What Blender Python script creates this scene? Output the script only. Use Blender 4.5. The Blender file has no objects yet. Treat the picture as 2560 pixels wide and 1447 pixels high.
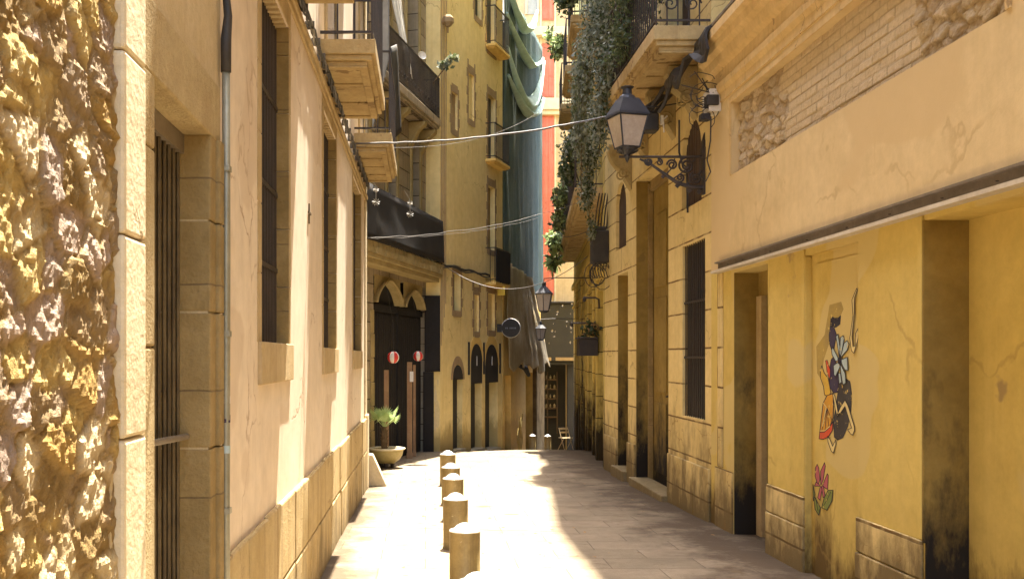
import bpy, math, random
from mathutils import Vector, noise
random.seed(7)
S = bpy.context.scene
C = S.collection
PI = math.pi

# ------------------------------------------------------------------ materials
def newmat(name):
    m = bpy.data.materials.new(name); m.use_nodes = True
    nt = m.node_tree; nt.nodes.clear()
    out = nt.nodes.new('ShaderNodeOutputMaterial'); b = nt.nodes.new('ShaderNodeBsdfPrincipled')
    nt.links.new(b.outputs[0], out.inputs[0])
    return m, nt, b
def N(nt, t, **kw):
    n = nt.nodes.new(t)
    for k, v in kw.items():
        if k in n.inputs: n.inputs[k].default_value = v
        else: setattr(n, k, v)
    return n
def mixc(nt, fac, a, b, mode='MIX'):
    n = nt.nodes.new('ShaderNodeMix'); n.data_type = 'RGBA'; n.blend_type = mode
    for i, v in ((0, fac), (6, a), (7, b)):
        if isinstance(v, (int, float)): n.inputs[i].default_value = v
        elif isinstance(v, tuple): n.inputs[i].default_value = (*v, 1)
        else: nt.links.new(v, n.inputs[i])
    return n.outputs[2]
def ramp(nt, src, lo, hi):
    n = nt.nodes.new('ShaderNodeMapRange'); n.clamp = True
    n.inputs[1].default_value = lo; n.inputs[2].default_value = hi
    nt.links.new(src, n.inputs[0]); return n.outputs[0]
def mth(nt, op, a, b=0.5):
    n = nt.nodes.new('ShaderNodeMath'); n.operation = op
    for i, v in ((0, a), (1, b)):
        if isinstance(v, (int, float)): n.inputs[i].default_value = v
        else: nt.links.new(v, n.inputs[i])
    return n.outputs[0]
def noi(nt, vec, scale, detail=5, rough=.6, vs=None):
    if vs:
        mp = nt.nodes.new('ShaderNodeMapping'); mp.inputs['Scale'].default_value = vs
        nt.links.new(vec, mp.inputs[0]); vec = mp.outputs[0]
    n = N(nt, 'ShaderNodeTexNoise', Scale=scale, Detail=detail, Roughness=rough)
    nt.links.new(vec, n.inputs['Vector']); return n.outputs['Fac']

def surf(name, c1, c2, scale=1.5, rough=.9, bump=.25, bscale=60, bdist=.01, streak=None, stain=None,
         brick=None, attr=None, horiz=False, metal=0.0, spec=None, chips=None, crack=None, patch=None, foot=None):
    """weathered plaster / stone / metal; brick=(w,h,mortar,mortar_size,zoff,var)"""
    m, nt, b = newmat(name)
    tc = nt.nodes.new('ShaderNodeTexCoord'); V = tc.outputs['Object']
    n1 = noi(nt, V, scale, 6, .62)
    col = mixc(nt, ramp(nt, n1, .35, .65), c1, c2)
    if attr:
        a = nt.nodes.new('ShaderNodeAttribute'); a.attribute_name = attr
        col = mixc(nt, .85, col, a.outputs['Color'])
    n2 = noi(nt, V, scale*9, 6, .7)
    col = mixc(nt, .8, col, mixc(nt, ramp(nt, n2, .25, .75), (.80, .79, .76), (1.12, 1.12, 1.12)), 'MULTIPLY')
    if streak:                                  # water runs down the face
        n3 = noi(nt, V, 1.0, 5, .7, (9, 9, .35))
        col = mixc(nt, mth(nt, 'MULTIPLY', ramp(nt, n3, .5, .78), streak[1]), col, streak[0])
    sep = nt.nodes.new('ShaderNodeSeparateXYZ'); nt.links.new(V, sep.inputs[0])
    bh = None
    if brick:
        w, h, mc, ms, zo, var = brick
        cx = nt.nodes.new('ShaderNodeCombineXYZ')
        nt.links.new(sep.outputs[0], cx.inputs[0])
        nt.links.new(mth(nt, 'ADD', sep.outputs[1] if horiz else sep.outputs[2], zo), cx.inputs[1])
        wob = N(nt, 'ShaderNodeTexNoise', Scale=6, Detail=2); nt.links.new(V, wob.inputs['Vector'])
        vm = nt.nodes.new('ShaderNodeVectorMath'); vm.operation = 'SCALE'; vm.inputs[3].default_value = .012
        nt.links.new(wob.outputs['Color'], vm.inputs[0])
        va = nt.nodes.new('ShaderNodeVectorMath'); nt.links.new(cx.outputs[0], va.inputs[0]); nt.links.new(vm.outputs[0], va.inputs[1])
        bt = N(nt, 'ShaderNodeTexBrick', Scale=1.0); bt.inputs['Brick Width'].default_value = w
        bt.inputs['Row Height'].default_value = h; bt.inputs['Mortar Size'].default_value = ms
        bt.inputs['Mortar Smooth'].default_value = .3
        bt.inputs['Color1'].default_value = (1+var, 1+var, 1+var, 1); bt.inputs['Color2'].default_value = (1-var, 1-var, 1-var*1.2, 1)
        bt.inputs['Mortar'].default_value = (1, 1, 1, 1)
        nt.links.new(va.outputs[0], bt.inputs['Vector'])
        col = mixc(nt, 1.0, col, bt.outputs['Color'], 'MULTIPLY')
        nm = noi(nt, V, 3.1, 3)
        col = mixc(nt, mth(nt, 'MULTIPLY', bt.outputs['Fac'], ramp(nt, nm, .2, .5)), col, mc)
        bh = bt.outputs['Fac']
    if stain:                                   # (colour, top, amount): ragged splash dirt along the foot
        sc, top, am = stain
        n4 = noi(nt, V, 1.7, 6, .7, (1.6, 1.6, .7))
        zz = ramp(nt, sep.outputs[2], top, -.1)
        f = ramp(nt, mth(nt, 'ADD', n4, mth(nt, 'MULTIPLY', zz, .45)), .62, .86)
        col = mixc(nt, mth(nt, 'MULTIPLY', mth(nt, 'MULTIPLY', f, ramp(nt, zz, 0, .2)), am), col, sc)
    ck = None
    if crack:                                   # (colour, scale, amount)
        wn = N(nt, 'ShaderNodeTexNoise', Scale=crack[1]*3, Detail=5); nt.links.new(V, wn.inputs['Vector'])
        v1 = nt.nodes.new('ShaderNodeVectorMath'); v1.operation = 'SCALE'; v1.inputs[3].default_value = .55/crack[1]; nt.links.new(wn.outputs['Color'], v1.inputs[0])
        v2 = nt.nodes.new('ShaderNodeVectorMath'); nt.links.new(V, v2.inputs[0]); nt.links.new(v1.outputs[0], v2.inputs[1])
        vo = nt.nodes.new('ShaderNodeTexVoronoi'); vo.feature = 'DISTANCE_TO_EDGE'; vo.inputs['Scale'].default_value = crack[1]; nt.links.new(v2.outputs[0], vo.inputs['Vector'])
        ck = mth(nt, 'MULTIPLY', ramp(nt, vo.outputs['Distance'], .012, .003), ramp(nt, noi(nt, V, .9, 3), .50, .58))
        col = mixc(nt, mth(nt, 'MULTIPLY', ck, crack[2]), col, crack[0])
    if patch:                                   # (colour, scale, threshold, amount): repairs in another mix
        n6 = noi(nt, V, patch[1], 2, .4, (1, 1, 1.4)); col = mixc(nt, mth(nt, 'MULTIPLY', ramp(nt, n6, patch[2], patch[2]+.012), patch[3]), col, patch[0])
    if foot:                                    # (colour, x_lo, x_hi, amount): grime gathered along the walls on the paving
        nf = noi(nt, V, 1.6, 6, .7); e1 = ramp(nt, sep.outputs[0], foot[2], foot[2]+1.3); e2 = ramp(nt, sep.outputs[0], foot[1]+.35, foot[1]-.1)
        f = ramp(nt, mth(nt, 'ADD', nf, mth(nt, 'MULTIPLY', mth(nt, 'MAXIMUM', e1, e2), .34)), .60, .80)
        col = mixc(nt, mth(nt, 'MULTIPLY', f, foot[3]), col, foot[0])
        nl = noi(nt, V, 1.0, 6, .75, (2.2, 9, 1)); col = mixc(nt, mth(nt, 'MULTIPLY', ramp(nt, nl, .62, .66), .8), col, (.075, .05, .025))
    if chips:
        n5 = noi(nt, V, chips[1], 4, .6)
        col = mixc(nt, ramp(nt, n5, chips[2], chips[2]+.03), col, chips[0])
    nt.links.new(col, b.inputs['Base Color'])
    b.inputs['Roughness'].default_value = rough; b.inputs['Metallic'].default_value = metal
    if spec is None and rough > .78: spec = .2
    if spec is not None: b.inputs['Specular IOR Level'].default_value = spec
    h = mth(nt, 'ADD', noi(nt, V, bscale, 6, .65), mth(nt, 'MULTIPLY', noi(nt, V, bscale*.12, 4), .9))
    if ck is not None: h = mth(nt, 'SUBTRACT', h, mth(nt, 'MULTIPLY', ck, .8))
    if bh is not None: h = mth(nt, 'SUBTRACT', h, mth(nt, 'MULTIPLY', bh, 1.3))
    bp = N(nt, 'ShaderNodeBump', Strength=bump, Distance=bdist); nt.links.new(h, bp.inputs['Height'])
    nt.links.new(bp.outputs[0], b.inputs['Normal'])
    return m
def leafmat(name, c1, c2):
    m, nt, b = newmat(name)
    tc = nt.nodes.new('ShaderNodeTexCoord')
    n = N(nt, 'ShaderNodeTexNoise', Scale=9.0, Detail=3); nt.links.new(tc.outputs['Object'], n.inputs['Vector'])
    col = mixc(nt, ramp(nt, n.outputs['Fac'], .35, .65), c1, c2)
    nt.links.new(col, b.inputs['Base Color']); b.inputs['Roughness'].default_value = .6
    tr = nt.nodes.new('ShaderNodeBsdfTranslucent'); nt.links.new(col, tr.inputs[0])
    ms = nt.nodes.new('ShaderNodeMixShader'); ms.inputs[0].default_value = .3
    nt.links.new(b.outputs[0], ms.inputs[1]); nt.links.new(tr.outputs[0], ms.inputs[2])
    nt.links.new(ms.outputs[0], nt.nodes['Material Output'].inputs[0])
    return m

GRIME = (.10, .075, .04)
M = {}
M['paving'] = surf('paving', (.25, .20, .135), (.175, .135, .09), 1.1, .8, .6, 45, .008, horiz=True, brick=(.78, .46, (.115, .085, .052), .006, .06, .11), foot=((.075, .05, .028), -.75, 1.7, .9), chips=((.12, .085, .045), 2.2, .66))
M['rubble'] = surf('rubble', (.52, .39, .18), (.42, .29, .11), 2.5, .95, 1.0, 45, .02, attr='Col')
M['pilaster'] = surf('pilaster', (.70, .61, .43), (.60, .50, .32), 2.2, .85, .5, 40, .012, streak=((.45, .32, .16), .45), crack=((.28, .18, .08), 1.6, .7))
M['jambstone'] = surf('jambstone', (.52, .41, .22), (.43, .32, .16), 3, .95, 1.0, 70, .014, streak=((.30, .21, .10), .4))
M['lintel'] = surf('lintel', (.58, .47, .29), (.50, .39, .22), 2, .9, .7, 60, .012, streak=((.36, .26, .15), .5))
M['pinkplaster'] = surf('pinkplaster', (.76, .66, .54), (.70, .585, .45), .55, .9, .22, 40, .006, streak=((.80, .70, .55), .5), crack=((.36, .24, .14), .9, .7), patch=((.60, .48, .35), .7, .60, .5))
M['plinth'] = surf('plinth', (.52, .40, .21), (.42, .31, .14), 1.6, .92, .8, 55, .012, streak=((.25, .17, .08), .75), stain=(GRIME, .7, .6), crack=((.16, .11, .05), 2, .8))
M['surround'] = surf('surround', (.54, .42, .24), (.44, .33, .17), 2.5, .92, .7, 60, .010, streak=((.29, .20, .10), .6))
M['shaded_reveal'] = surf('shaded_reveal', (.36, .26, .115), (.25, .175, .07), 2.5, .92, .9, 60, .012, brick=(3, .43, (.20, .14, .07), .004, .1, .05))  # darker copy of the surround stone: shade of the jambs put into the colour
M['ochre'] = surf('ochre', (.68, .535, .30), (.60, .455, .235), .55, .9, .22, 60, .005, streak=((.70, .54, .28), .45), crack=((.44, .31, .15), .5, .5), patch=((.60, .45, .235), .5, .57, .8))
M['ochrelow'] = surf('ochrelow', (.62, .475, .145), (.54, .395, .11), .7, .88, .22, 60, .004, streak=((.64, .49, .17), .4), stain=((.12, .075, .025), .75, .95), chips=((.36, .26, .11), 1.4, .68), crack=((.34, .23, .07), .45, .45), patch=((.56, .44, .18), .7, .57, .8))
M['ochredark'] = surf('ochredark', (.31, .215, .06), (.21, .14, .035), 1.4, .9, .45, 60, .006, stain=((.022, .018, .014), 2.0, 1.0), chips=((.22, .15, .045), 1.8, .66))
M['ashlar'] = surf('ashlar', (.71, .565, .27), (.62, .475, .20), .9, .9, .35, 60, .007, brick=(5.5, .42, (.17, .10, .035), .012, -.18, .05), stain=((.13, .09, .04), 1.3, .85), streak=((.45, .31, .11), .45), crack=((.25, .16, .06), 1.1, .7))
M['bstone'] = surf('bstone', (.62, .48, .15), (.52, .38, .10), 1.0, .9, .45, 60, .008, brick=(1.5, .42, (.10, .07, .03), .012, -.18, .09), stain=((.05, .035, .015), 2.0, 1.0), streak=((.20, .14, .045), .7))
M['cornice'] = surf('cornice', (.68, .51, .26), (.59, .42, .19), 1.2, .9, .5, 45, .010, streak=((.42, .28, .12), .6), chips=((.36, .25, .12), 3.5, .66), crack=((.25, .16, .08), 1.8, .9))
M['cream'] = surf('cream', (.70, .62, .46), (.66, .57, .40), .8, .9, .3, 40, .006)
M['balcony'] = surf('balcony', (.50, .38, .19), (.39, .28, .13), 2.4, .9, .8, 30, .014, streak=((.22, .15, .07), .6), chips=((.25, .17, .08), 4, .62))
M['oldstone'] = surf('oldstone', (.42, .35, .25), (.31, .25, .17), 1.5, .93, .8, 40, .014, brick=(.62, .34, (.09, .065, .04), .011, 0, .10), streak=((.12, .09, .06), .6))
M['carved'] = surf('carved', (.42, .33, .16), (.31, .24, .11), 2.5, .9, .8, 40, .014)
M['yellow'] = surf('yellow', (.82, .67, .33), (.75, .59, .26), .5, .9, .25, 45, .006, streak=((.60, .43, .15), .55), stain=((.30, .21, .07), .5, .7), crack=((.35, .23, .08), .8, .6))
M['yellowwarm'] = surf('yellowwarm', (.78, .56, .19), (.68, .46, .14), .9, .9, .3, 50, .006, stain=((.25, .15, .05), .4, .6), streak=((.50, .32, .09), .5))
M['quoin'] = surf('quoin', (.40, .29, .17), (.31, .22, .12), 2.5, .92, .6, 40, .01)
M['iron'] = surf('iron', (.035, .028, .026), (.055, .040, .032), 5, .55, .4, 90, .003, metal=.3)
M['rustiron'] = surf('rustiron', (.15, .11, .055), (.07, .048, .025), 7, .6, .5, 90, .003, metal=.35)
M['steel'] = surf('steel', (.24, .20, .15), (.17, .135, .095), 3, .6, .5, 60, .004, metal=.2, streak=((.12, .08, .04), .5))
M['steellip'] = surf('steellip', (.62, .57, .48), (.48, .42, .33), 3, .6, .5, 60, .004)
M['zinc'] = surf('zinc', (.36, .34, .25), (.27, .25, .17), 3, .45, .3, 50, .003, metal=.35)
M['rubber'] = surf('rubber', (.022, .020, .020), (.04, .034, .03), 6, .6, .5, 80, .004)
M['wire'] = surf('wire', (.13, .115, .10), (.08, .07, .06), 8, .5, .2, 80, .002)
M['wirepale'] = surf('wirepale', (.55, .52, .46), (.42, .38, .32), 8, .5, .2, 80, .002)
M['darkwin'] = surf('darkwin', (.014, .012, .011), (.022, .018, .014), 4, .45, .3, 60, .004)
M['darkdoor'] = surf('darkdoor', (.026, .022, .020), (.018, .016, .014), 2, .6, .4, 50, .004, streak=((.045, .036, .03), .5))
M['brownslat'] = surf('brownslat', (.085, .05, .03), (.055, .032, .02), 4, .7, .5, 60, .006, streak=((.13, .08, .05), .6))
M['darkwood'] = surf('darkwood', (.20, .14, .075), (.11, .075, .04), 3, .95, .6, 50, .01, streak=((.27, .20, .11), .6), spec=0)
M['wood'] = surf('wood', (.34, .21, .11), (.25, .14, .07), 4, .75, .6, 60, .006, streak=((.50, .33, .18), .6))
M['blackcloth'] = surf('blackcloth', (.020, .018, .018), (.028, .025, .024), 1.5, .85, .35, 30, .01)
M['greycloth'] = surf('greycloth', (.22, .235, .26), (.16, .17, .19), 1.2, .85, .4, 20, .02)
M['curtain'] = surf('curtain', (.60, .58, .54), (.50, .48, .44), 1.6, .85, .3, 20, .01)
M['bollard'] = surf('bollard', (.36, .27, .11), (.24, .175, .07), 5, .5, .5, 60, .004, metal=.25, streak=((.14, .10, .04), .8), stain=((.06, .045, .02), .16, .9), chips=((.50, .42, .24), 9, .68))
M['bollardcap'] = surf('bollardcap', (.68, .66, .64), (.60, .57, .54), 6, .35, .2, 70, .002, metal=.5)
M['concrete'] = surf('concrete', (.50, .43, .30), (.42, .35, .23), 3, .9, .6, 60, .01)
M['bowl'] = surf('bowl', (.34, .28, .11), (.26, .20, .07), 4, .55, .5, 50, .006)
M['bowlrim'] = surf('bowlrim', (.62, .56, .40), (.50, .44, .28), 5, .5, .4, 60, .004)
M['soil'] = surf('soil', (.06, .04, .025), (.09, .06, .035), 12, 1, 1, 60, .02)
M['bark'] = surf('bark', (.10, .065, .035), (.16, .11, .06), 10, .95, 1, 60, .02, streak=((.05, .03, .02), .7))
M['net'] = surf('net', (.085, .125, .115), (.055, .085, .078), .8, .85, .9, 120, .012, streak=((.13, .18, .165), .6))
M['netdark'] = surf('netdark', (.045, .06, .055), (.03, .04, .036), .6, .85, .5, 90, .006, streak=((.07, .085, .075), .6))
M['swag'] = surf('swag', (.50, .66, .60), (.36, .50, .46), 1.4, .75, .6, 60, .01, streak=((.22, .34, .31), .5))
M['tarp'] = surf('tarp', (.46, .37, .22), (.28, .22, .12), 1.2, .8, .7, 30, .03, streak=((.50, .44, .30), .6))
M['coral'] = surf('coral', (.66, .20, .15), (.56, .16, .11), 1.4, .85, .4, 40, .004, streak=((.70, .34, .26), .7), chips=((.45, .14, .10), 3, .62))
M['coralwall'] = surf('coralwall', (.64, .52, .34), (.54, .42, .26), .9, .9, .4, 40, .006, streak=((.38, .28, .16), .6))
M['paleglass'] = surf('paleglass', (.42, .46, .50), (.33, .37, .41), 1.2, .2, .1, 30, .002)
M['lampmetal'] = surf('lampmetal', (.050, .052, .062), (.038, .039, .048), 6, .5, .3, 70, .003, metal=.3)
M['lampglass'] = surf('lampglass', (.50, .44, .38), (.42, .36, .30), 3, .25, .15, 30, .003)
M['white'] = surf('white', (.72, .70, .66), (.62, .59, .54), 3, .6, .2, 60, .003)
M['red'] = surf('red', (.62, .04, .03), (.55, .03, .02), 3, .6, .2, 60, .003)
M['yellowsign'] = surf('yellowsign', (.75, .58, .06), (.68, .50, .04), 3, .5, .2, 60, .002)
M['shopdark'] = surf('shopdark', (.020, .019, .019), (.030, .027, .025), 2, .7, .4, 40, .005)
M['goods'] = surf('goods', (.38, .32, .24), (.12, .09, .06), 9, .7, .4, 50, .006)
M['chairwood'] = surf('chairwood', (.50, .40, .24), (.38, .28, .15), 8, .6, .3, 60, .003)
M['leafdark'] = leafmat('leafdark', (.035, .060, .020), (.060, .085, .030))
M['leafmid'] = leafmat('leafmid', (.085, .11, .042), (.13, .15, .065))
M['leafgrey'] = leafmat('leafgrey', (.17, .20, .14), (.25, .26, .19))
M['leafbright'] = leafmat('leafbright', (.34, .46, .16), (.46, .56, .26))
M['dryleaf'] = leafmat('dryleaf', (.34, .20, .07), (.22, .12, .04))
M['peel'] = surf('peel', (.72, .60, .34), (.66, .53, .28), 3, .9, .3, 50, .004)
def paint(n, c, rough=.8): M[n] = surf(n, c, tuple(x*.72+.03 for x in c), 6, rough, .4, 70, .003, chips=((.56, .42, .13), 21, .63))
paint('p_ink', (.022, .018, .030)); paint('p_navy', (.045, .030, .075)); paint('p_blue', (.42, .52, .52)); paint('p_orange', (.60, .30, .03))
paint('p_gold', (.66, .42, .05)); paint('p_bone', (.74, .60, .26)); paint('p_red', (.62, .09, .03)); paint('p_pink', (.48, .12, .14)); paint('p_green', (.22, .26, .05))
paint('p_grey', (.05, .043, .04)); paint('p_old', (.40, .29, .08)); paint('p_scrawl', (.06, .05, .03)); paint('p_line', (.75, .73, .70))

# ------------------------------------------------------------------ mesh builder
class MB:
    def __init__(s): s.v = []; s.f = []; s.m = []; s.mi = 0
    def add(s, vs, fs):
        o = len(s.v); s.v += [tuple(p) for p in vs]
        for f in fs: s.f.append([o+i for i in f]); s.m.append(s.mi)
        return s
    def box(s, x0, x1, y0, y1, z0, z1):
        v = [(x, y, z) for z in (z0, z1) for y in (y0, y1) for x in (x0, x1)]
        return s.add(v, [(0, 2, 3, 1), (4, 5, 7, 6), (0, 1, 5, 4), (2, 6, 7, 3), (0, 4, 6, 2), (1, 3, 7, 5)])
    def quad(s, *p): return s.add(p, [tuple(range(len(p)))])
    def prism(s, pts, y0, y1, axis='y'):
        """polygon in (a,b) extruded along axis; y: (x,z); x: (y,z); z: (x,y)"""
        n = len(pts)
        def P(a, b, c): return (a, c, b) if axis == 'y' else ((c, a, b) if axis == 'x' else (a, b, c))
        v = [P(a, b, y0) for a, b in pts]+[P(a, b, y1) for a, b in pts]
        return s.add(v, [tuple(range(n))[::-1], tuple(range(n, 2*n))]+[(i, (i+1) % n, n+(i+1) % n, n+i) for i in range(n)])
    def tube(s, pts, r, n=6, cap=True):
        pts = [Vector(p) for p in pts]; rs = r if isinstance(r, (list, tuple)) else [r]*len(pts)
        vs = []; k = len(pts); up0 = None
        for i, p in enumerate(pts):
            t = (pts[min(i+1, k-1)]-pts[max(i-1, 0)]).normalized()
            if up0 is None: up0 = Vector((0, 0, 1)) if abs(t.z) < .9 else Vector((1, 0, 0))
            a = t.cross(up0)
            if a.length < 1e-4: a = t.orthogonal()
            a.normalize(); b = t.cross(a).normalized(); up0 = -b if False else a.cross(t)
            for j in range(n):
                q = 2*PI*j/n+PI/n; vs.append(p+a*math.cos(q)*rs[i]+b*math.sin(q)*rs[i])
        fs = [(i*n+j, i*n+(j+1) % n, (i+1)*n+(j+1) % n, (i+1)*n+j) for i in range(k-1) for j in range(n)]
        if cap: fs += [tuple(range(n))[::-1], tuple(range((k-1)*n, k*n))]
        return s.add(vs, fs)
    def lathe(s, prof, c=(0, 0, 0), n=24, a0=0):
        vs = [(c[0]+r*math.cos(2*PI*j/n+a0), c[1]+r*math.sin(2*PI*j/n+a0), c[2]+z) for r, z in prof for j in range(n)]
        fs = [(i*n+j, i*n+(j+1) % n, (i+1)*n+(j+1) % n, (i+1)*n+j) for i in range(len(prof)-1) for j in range(n)]
        return s.add(vs, fs)
    def build(s, name, mats, parent=None, smooth=False, bevel=0, kind=None, label=None, col=None):
        me = bpy.data.meshes.new(name); me.from_pydata(s.v, [], s.f)
        for m in (mats if isinstance(mats, list) else [mats]): me.materials.append(M[m])
        me.polygons.foreach_set('material_index', s.m)
        if smooth: me.polygons.foreach_set('use_smooth', [True]*len(s.f))
        if col:
            ca = me.color_attributes.new('Col', 'FLOAT_COLOR', 'POINT')
            ca.data.foreach_set('color', [x for c in col for x in (*c, 1)])
        me.update()
        o = bpy.data.objects.new(name, me); C.objects.link(o)
        if parent: o.parent = parent
        if bevel:
            b = o.modifiers.new('b', 'BEVEL'); b.width = bevel; b.segments = 2; b.limit_method = 'ANGLE'
        if kind: o['kind'] = kind
        if label: o['label'] = label
        return o
def pieces(mb, name, mat, parent=None, **kw):
    """one mesh object for every connected piece"""
    par = list(range(len(mb.v)))
    def fd(i):
        while par[i] != i: par[i] = par[par[i]]; i = par[i]
        return i
    for f in mb.f:
        for i in f[1:]: par[fd(i)] = fd(f[0])
    grp = {}
    for f, mi in zip(mb.f, mb.m): grp.setdefault(fd(f[0]), []).append((f, mi))
    for fs in grp.values():
        idx = sorted({i for f, _ in fs for i in f}); mp = {i: k for k, i in enumerate(idx)}
        q = MB(); q.v = [mb.v[i] for i in idx]; q.f = [[mp[i] for i in f] for f, _ in fs]; q.m = [m for _, m in fs]
        q.build(name, mat, parent, **kw)
def tag(o, label, cat, group=None):
    o['label'] = label; o['category'] = cat
    if group: o['group'] = group
    return o
def thing(name, label, cat, loc=(0, 0, 0), rz=0, group=None):
    o = bpy.data.objects.new(name, None); o.empty_display_size = .2; C.objects.link(o)
    o.location = loc; o.rotation_euler = (0, 0, rz); return tag(o, label, cat, group)
def clone(r, loc, rz, label):
    c = r.copy(); C.objects.link(c); c.location = loc; c.rotation_euler = (0, 0, rz); c['label'] = label
    for ch in list(r.children):
        d = ch.copy(); C.objects.link(d); d.parent = c
        for g in ch.children:
            e = g.copy(); C.objects.link(e); e.parent = d
    return c

# street profile: level near the camera, falling away beyond it
PR = [(-40, .0), (8, 0), (11, -.035), (15, -.13), (18, -.175), (22, -.235), (26, -.56), (31, -1.0), (36, -1.46), (45, -1.9), (200, -2.0)]
def g(y):
    for (a, za), (b, zb) in zip(PR, PR[1:]):
        if y <= b: return za+(zb-za)*max(0, (y-a))/(b-a)
    return PR[-1][1]
F_, HX, HY, CH = 2600., 1065., 893., 1.75
def at(px, py, Y): return ((px-HX)*Y/F_, Y, CH+(HY-py)*Y/F_)

# ------------------------------------------------------------------ facade helper (local x along the wall, y into it)
def facade(mb, u0, u1, z0, z1, holes, depth=5, back=True):
    """holes: (ua,ub,za,zb,d,arch). arch: None | 'round' | 'point'"""
    us = sorted({u0, u1, *[h[0] for h in holes], *[h[1] for h in holes]}); us = [u for u in us if u0 <= u <= u1]
    zs = sorted({z0, z1, *[h[2] for h in holes], *[h[3] for h in holes]}); zs = [z for z in zs if z0 <= z <= z1]
    for a, b in zip(us, us[1:]):
        for c, d in zip(zs, zs[1:]):
            mu, mz = (a+b)/2, (c+d)/2
            if any(h[0] < mu < h[1] and h[2] < mz < h[3] for h in holes): continue
            mb.quad((a, 0, c), (b, 0, c), (b, 0, d), (a, 0, d))
    for ua, ub, za, zb, dp, arch in holes:
        if not arch:
            mb.quad((ua, 0, zb), (ub, 0, zb), (ub, dp, zb), (ua, dp, zb)); zj = zb
        else:
            w = (ub-ua)/2; c = (ua+ub)/2; n = 14; hgt = w if arch == 'round' else min(w*1.5, zb-za)
            zj = zb-hgt; pts = []
            for i in range(n+1):
                t = i/n*PI; x = c-w*math.cos(t)
                e = math.sin(t) if arch == 'round' else (1-abs(math.cos(t))**1.6)**.72
                pts.append((x, zj+hgt*max(0, e)))
            for p, q in zip(pts, pts[1:]):
                mb.quad((p[0], 0, p[1]), (q[0], 0, q[1]), (q[0], 0, zb+.0001), (p[0], 0, zb+.0001))
                mb.quad((p[0], 0, p[1]), (q[0], 0, q[1]), (q[0], dp, q[1]), (p[0], dp, p[1]))
        mb.quad((ua, 0, za), (ua, 0, zj), (ua, dp, zj), (ua, dp, za))
        mb.quad((ub, 0, za), (ub, dp, za), (ub, dp, zj), (ub, 0, zj))
        mb.quad((ua, 0, za), (ua, dp, za), (ub, dp, za), (ub, 0, za))
    if back:
        mb.quad((u0, 0, z0), (u0, 0, z1), (u0, depth, z1), (u0, depth, z0))
        mb.quad((u1, 0, z0), (u1, depth, z0), (u1, depth, z1), (u1, 0, z1))
        mb.quad((u0, 0, z1), (u1, 0, z1), (u1, depth, z1), (u0, depth, z1))
        mb.quad((u0, depth, z0), (u0, depth, z1), (u1, depth, z1), (u1, depth, z0))
    return mb
def frame(mb, ua, ub, za, zb, w, y0, y1):
    mb.box(ua-w, ua, y0, y1, za-.0, zb+w); mb.box(ub, ub+w, y0, y1, za, zb+w); mb.box(ua, ub, y0, y1, zb, zb+w)
    return mb
def railing(u0, u1, out, z0, z1, step=.11, r=.007, sides=True):
    m = MB(); y = -out
    for z in (z0+.06, z1): m.box(u0, u1, y-.012, y+.012, z-.012, z+.012)
    n = int((u1-u0)/step)
    for i in range(n+1):
        u = u0+(u1-u0)*i/n; m.box(u-r, u+r, y-r, y+r, z0, z1)
    if sides:
        for u in (u0, u1):
            for z in (z0+.06, z1): m.box(u-.011, u+.011, y, 0, z-.011, z+.011)
            k = max(2, int(out/step))
            for i in range(1, k): m.box(u-r, u+r, y*i/k-r, y*i/k+r, z0, z1)
    return m
def balcony(par, u0, u1, zb, zt, out, h=1.0, smat='balcony', step=.11, panel=True):
    m = MB(); t = zt-zb
    m.box(u0, u1, -out, .0, zb+t*.45, zt)                      # slab
    m.box(u0+.03, u1-.03, -out+.03, .0, zb+t*.25, zb+t*.45)    # stepped moulding
    m.box(u0+.07, u1-.07, -out+.07, .0, zb+t*.08, zb+t*.25)
    if panel:
        m.box(u0+.07, u0+.15, -out+.07, 0, zb, zb+t*.08); m.box(u1-.15, u1-.07, -out+.07, 0, zb, zb+t*.08)
        m.box(u0+.15, u1-.15, -out+.07, -out+.14, zb, zb+t*.08)
        n = max(2, int((u1-u0)/.55))
        for i in range(1, n):
            u = u0+(u1-u0)*i/n; m.box(u-.03, u+.03, -out+.14, 0, zb+t*.02, zb+t*.08)
    b = m.build('balcony', smat, par, bevel=.012)
    railing(u0+.02, u1-.02, out-.03, zt, zt+h, step).build('railing', 'iron', b)
    return b
def bars(ua, ub, za, zb, y, step=.075, r=.009, rails=()):
    m = MB(); n = int((ub-ua)/step)
    for i in range(n):
        u = ua+(ub-ua)*(i+.5)/n+random.uniform(-.004, .004); m.tube([(u, y, za), (u+random.uniform(-.003, .003), y, (za+zb)/2), (u, y, zb)], r, 6)
    for z in rails: m.box(ua-.03, ub+.03, y-.012, y+.012, z-.014, z+.014)
    return m

# ------------------------------------------------------------------ ground
def axis(segs):
    out = []
    for a, b, st in segs:
        n = max(1, round((b-a)/st)); out += [a+(b-a)*i/n for i in range(n)]
    return out+[segs[-1][1]]
xs = axis([(-120, -8, 28), (-8, -1.2, 1.4), (-1.2, 3.6, .12), (3.6, 9, 1.3), (9, 120, 28)])
ys = axis([(-40, 4, 4), (4, 24, .2), (24, 48, 1), (48, 200, 38)])
mb = MB()
mb.add([(x, y, g(y)+(.006*noise.noise(Vector((x*1.3, y*1.3, 0)))+.003*noise.noise(Vector((x*4, y*4, 3))) if 3 < y < 24 and -1.5 < x < 3.8 else 0)) for y in ys for x in xs],
       [(j*len(xs)+i, j*len(xs)+i+1, (j+1)*len(xs)+i+1, (j+1)*len(xs)+i) for j in range(len(ys)-1) for i in range(len(xs)-1)])
st = mb.build('street', 'paving', smooth=True, kind='structure')
st['label'] = 'worn pale stone paving of the narrow alley'

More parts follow.
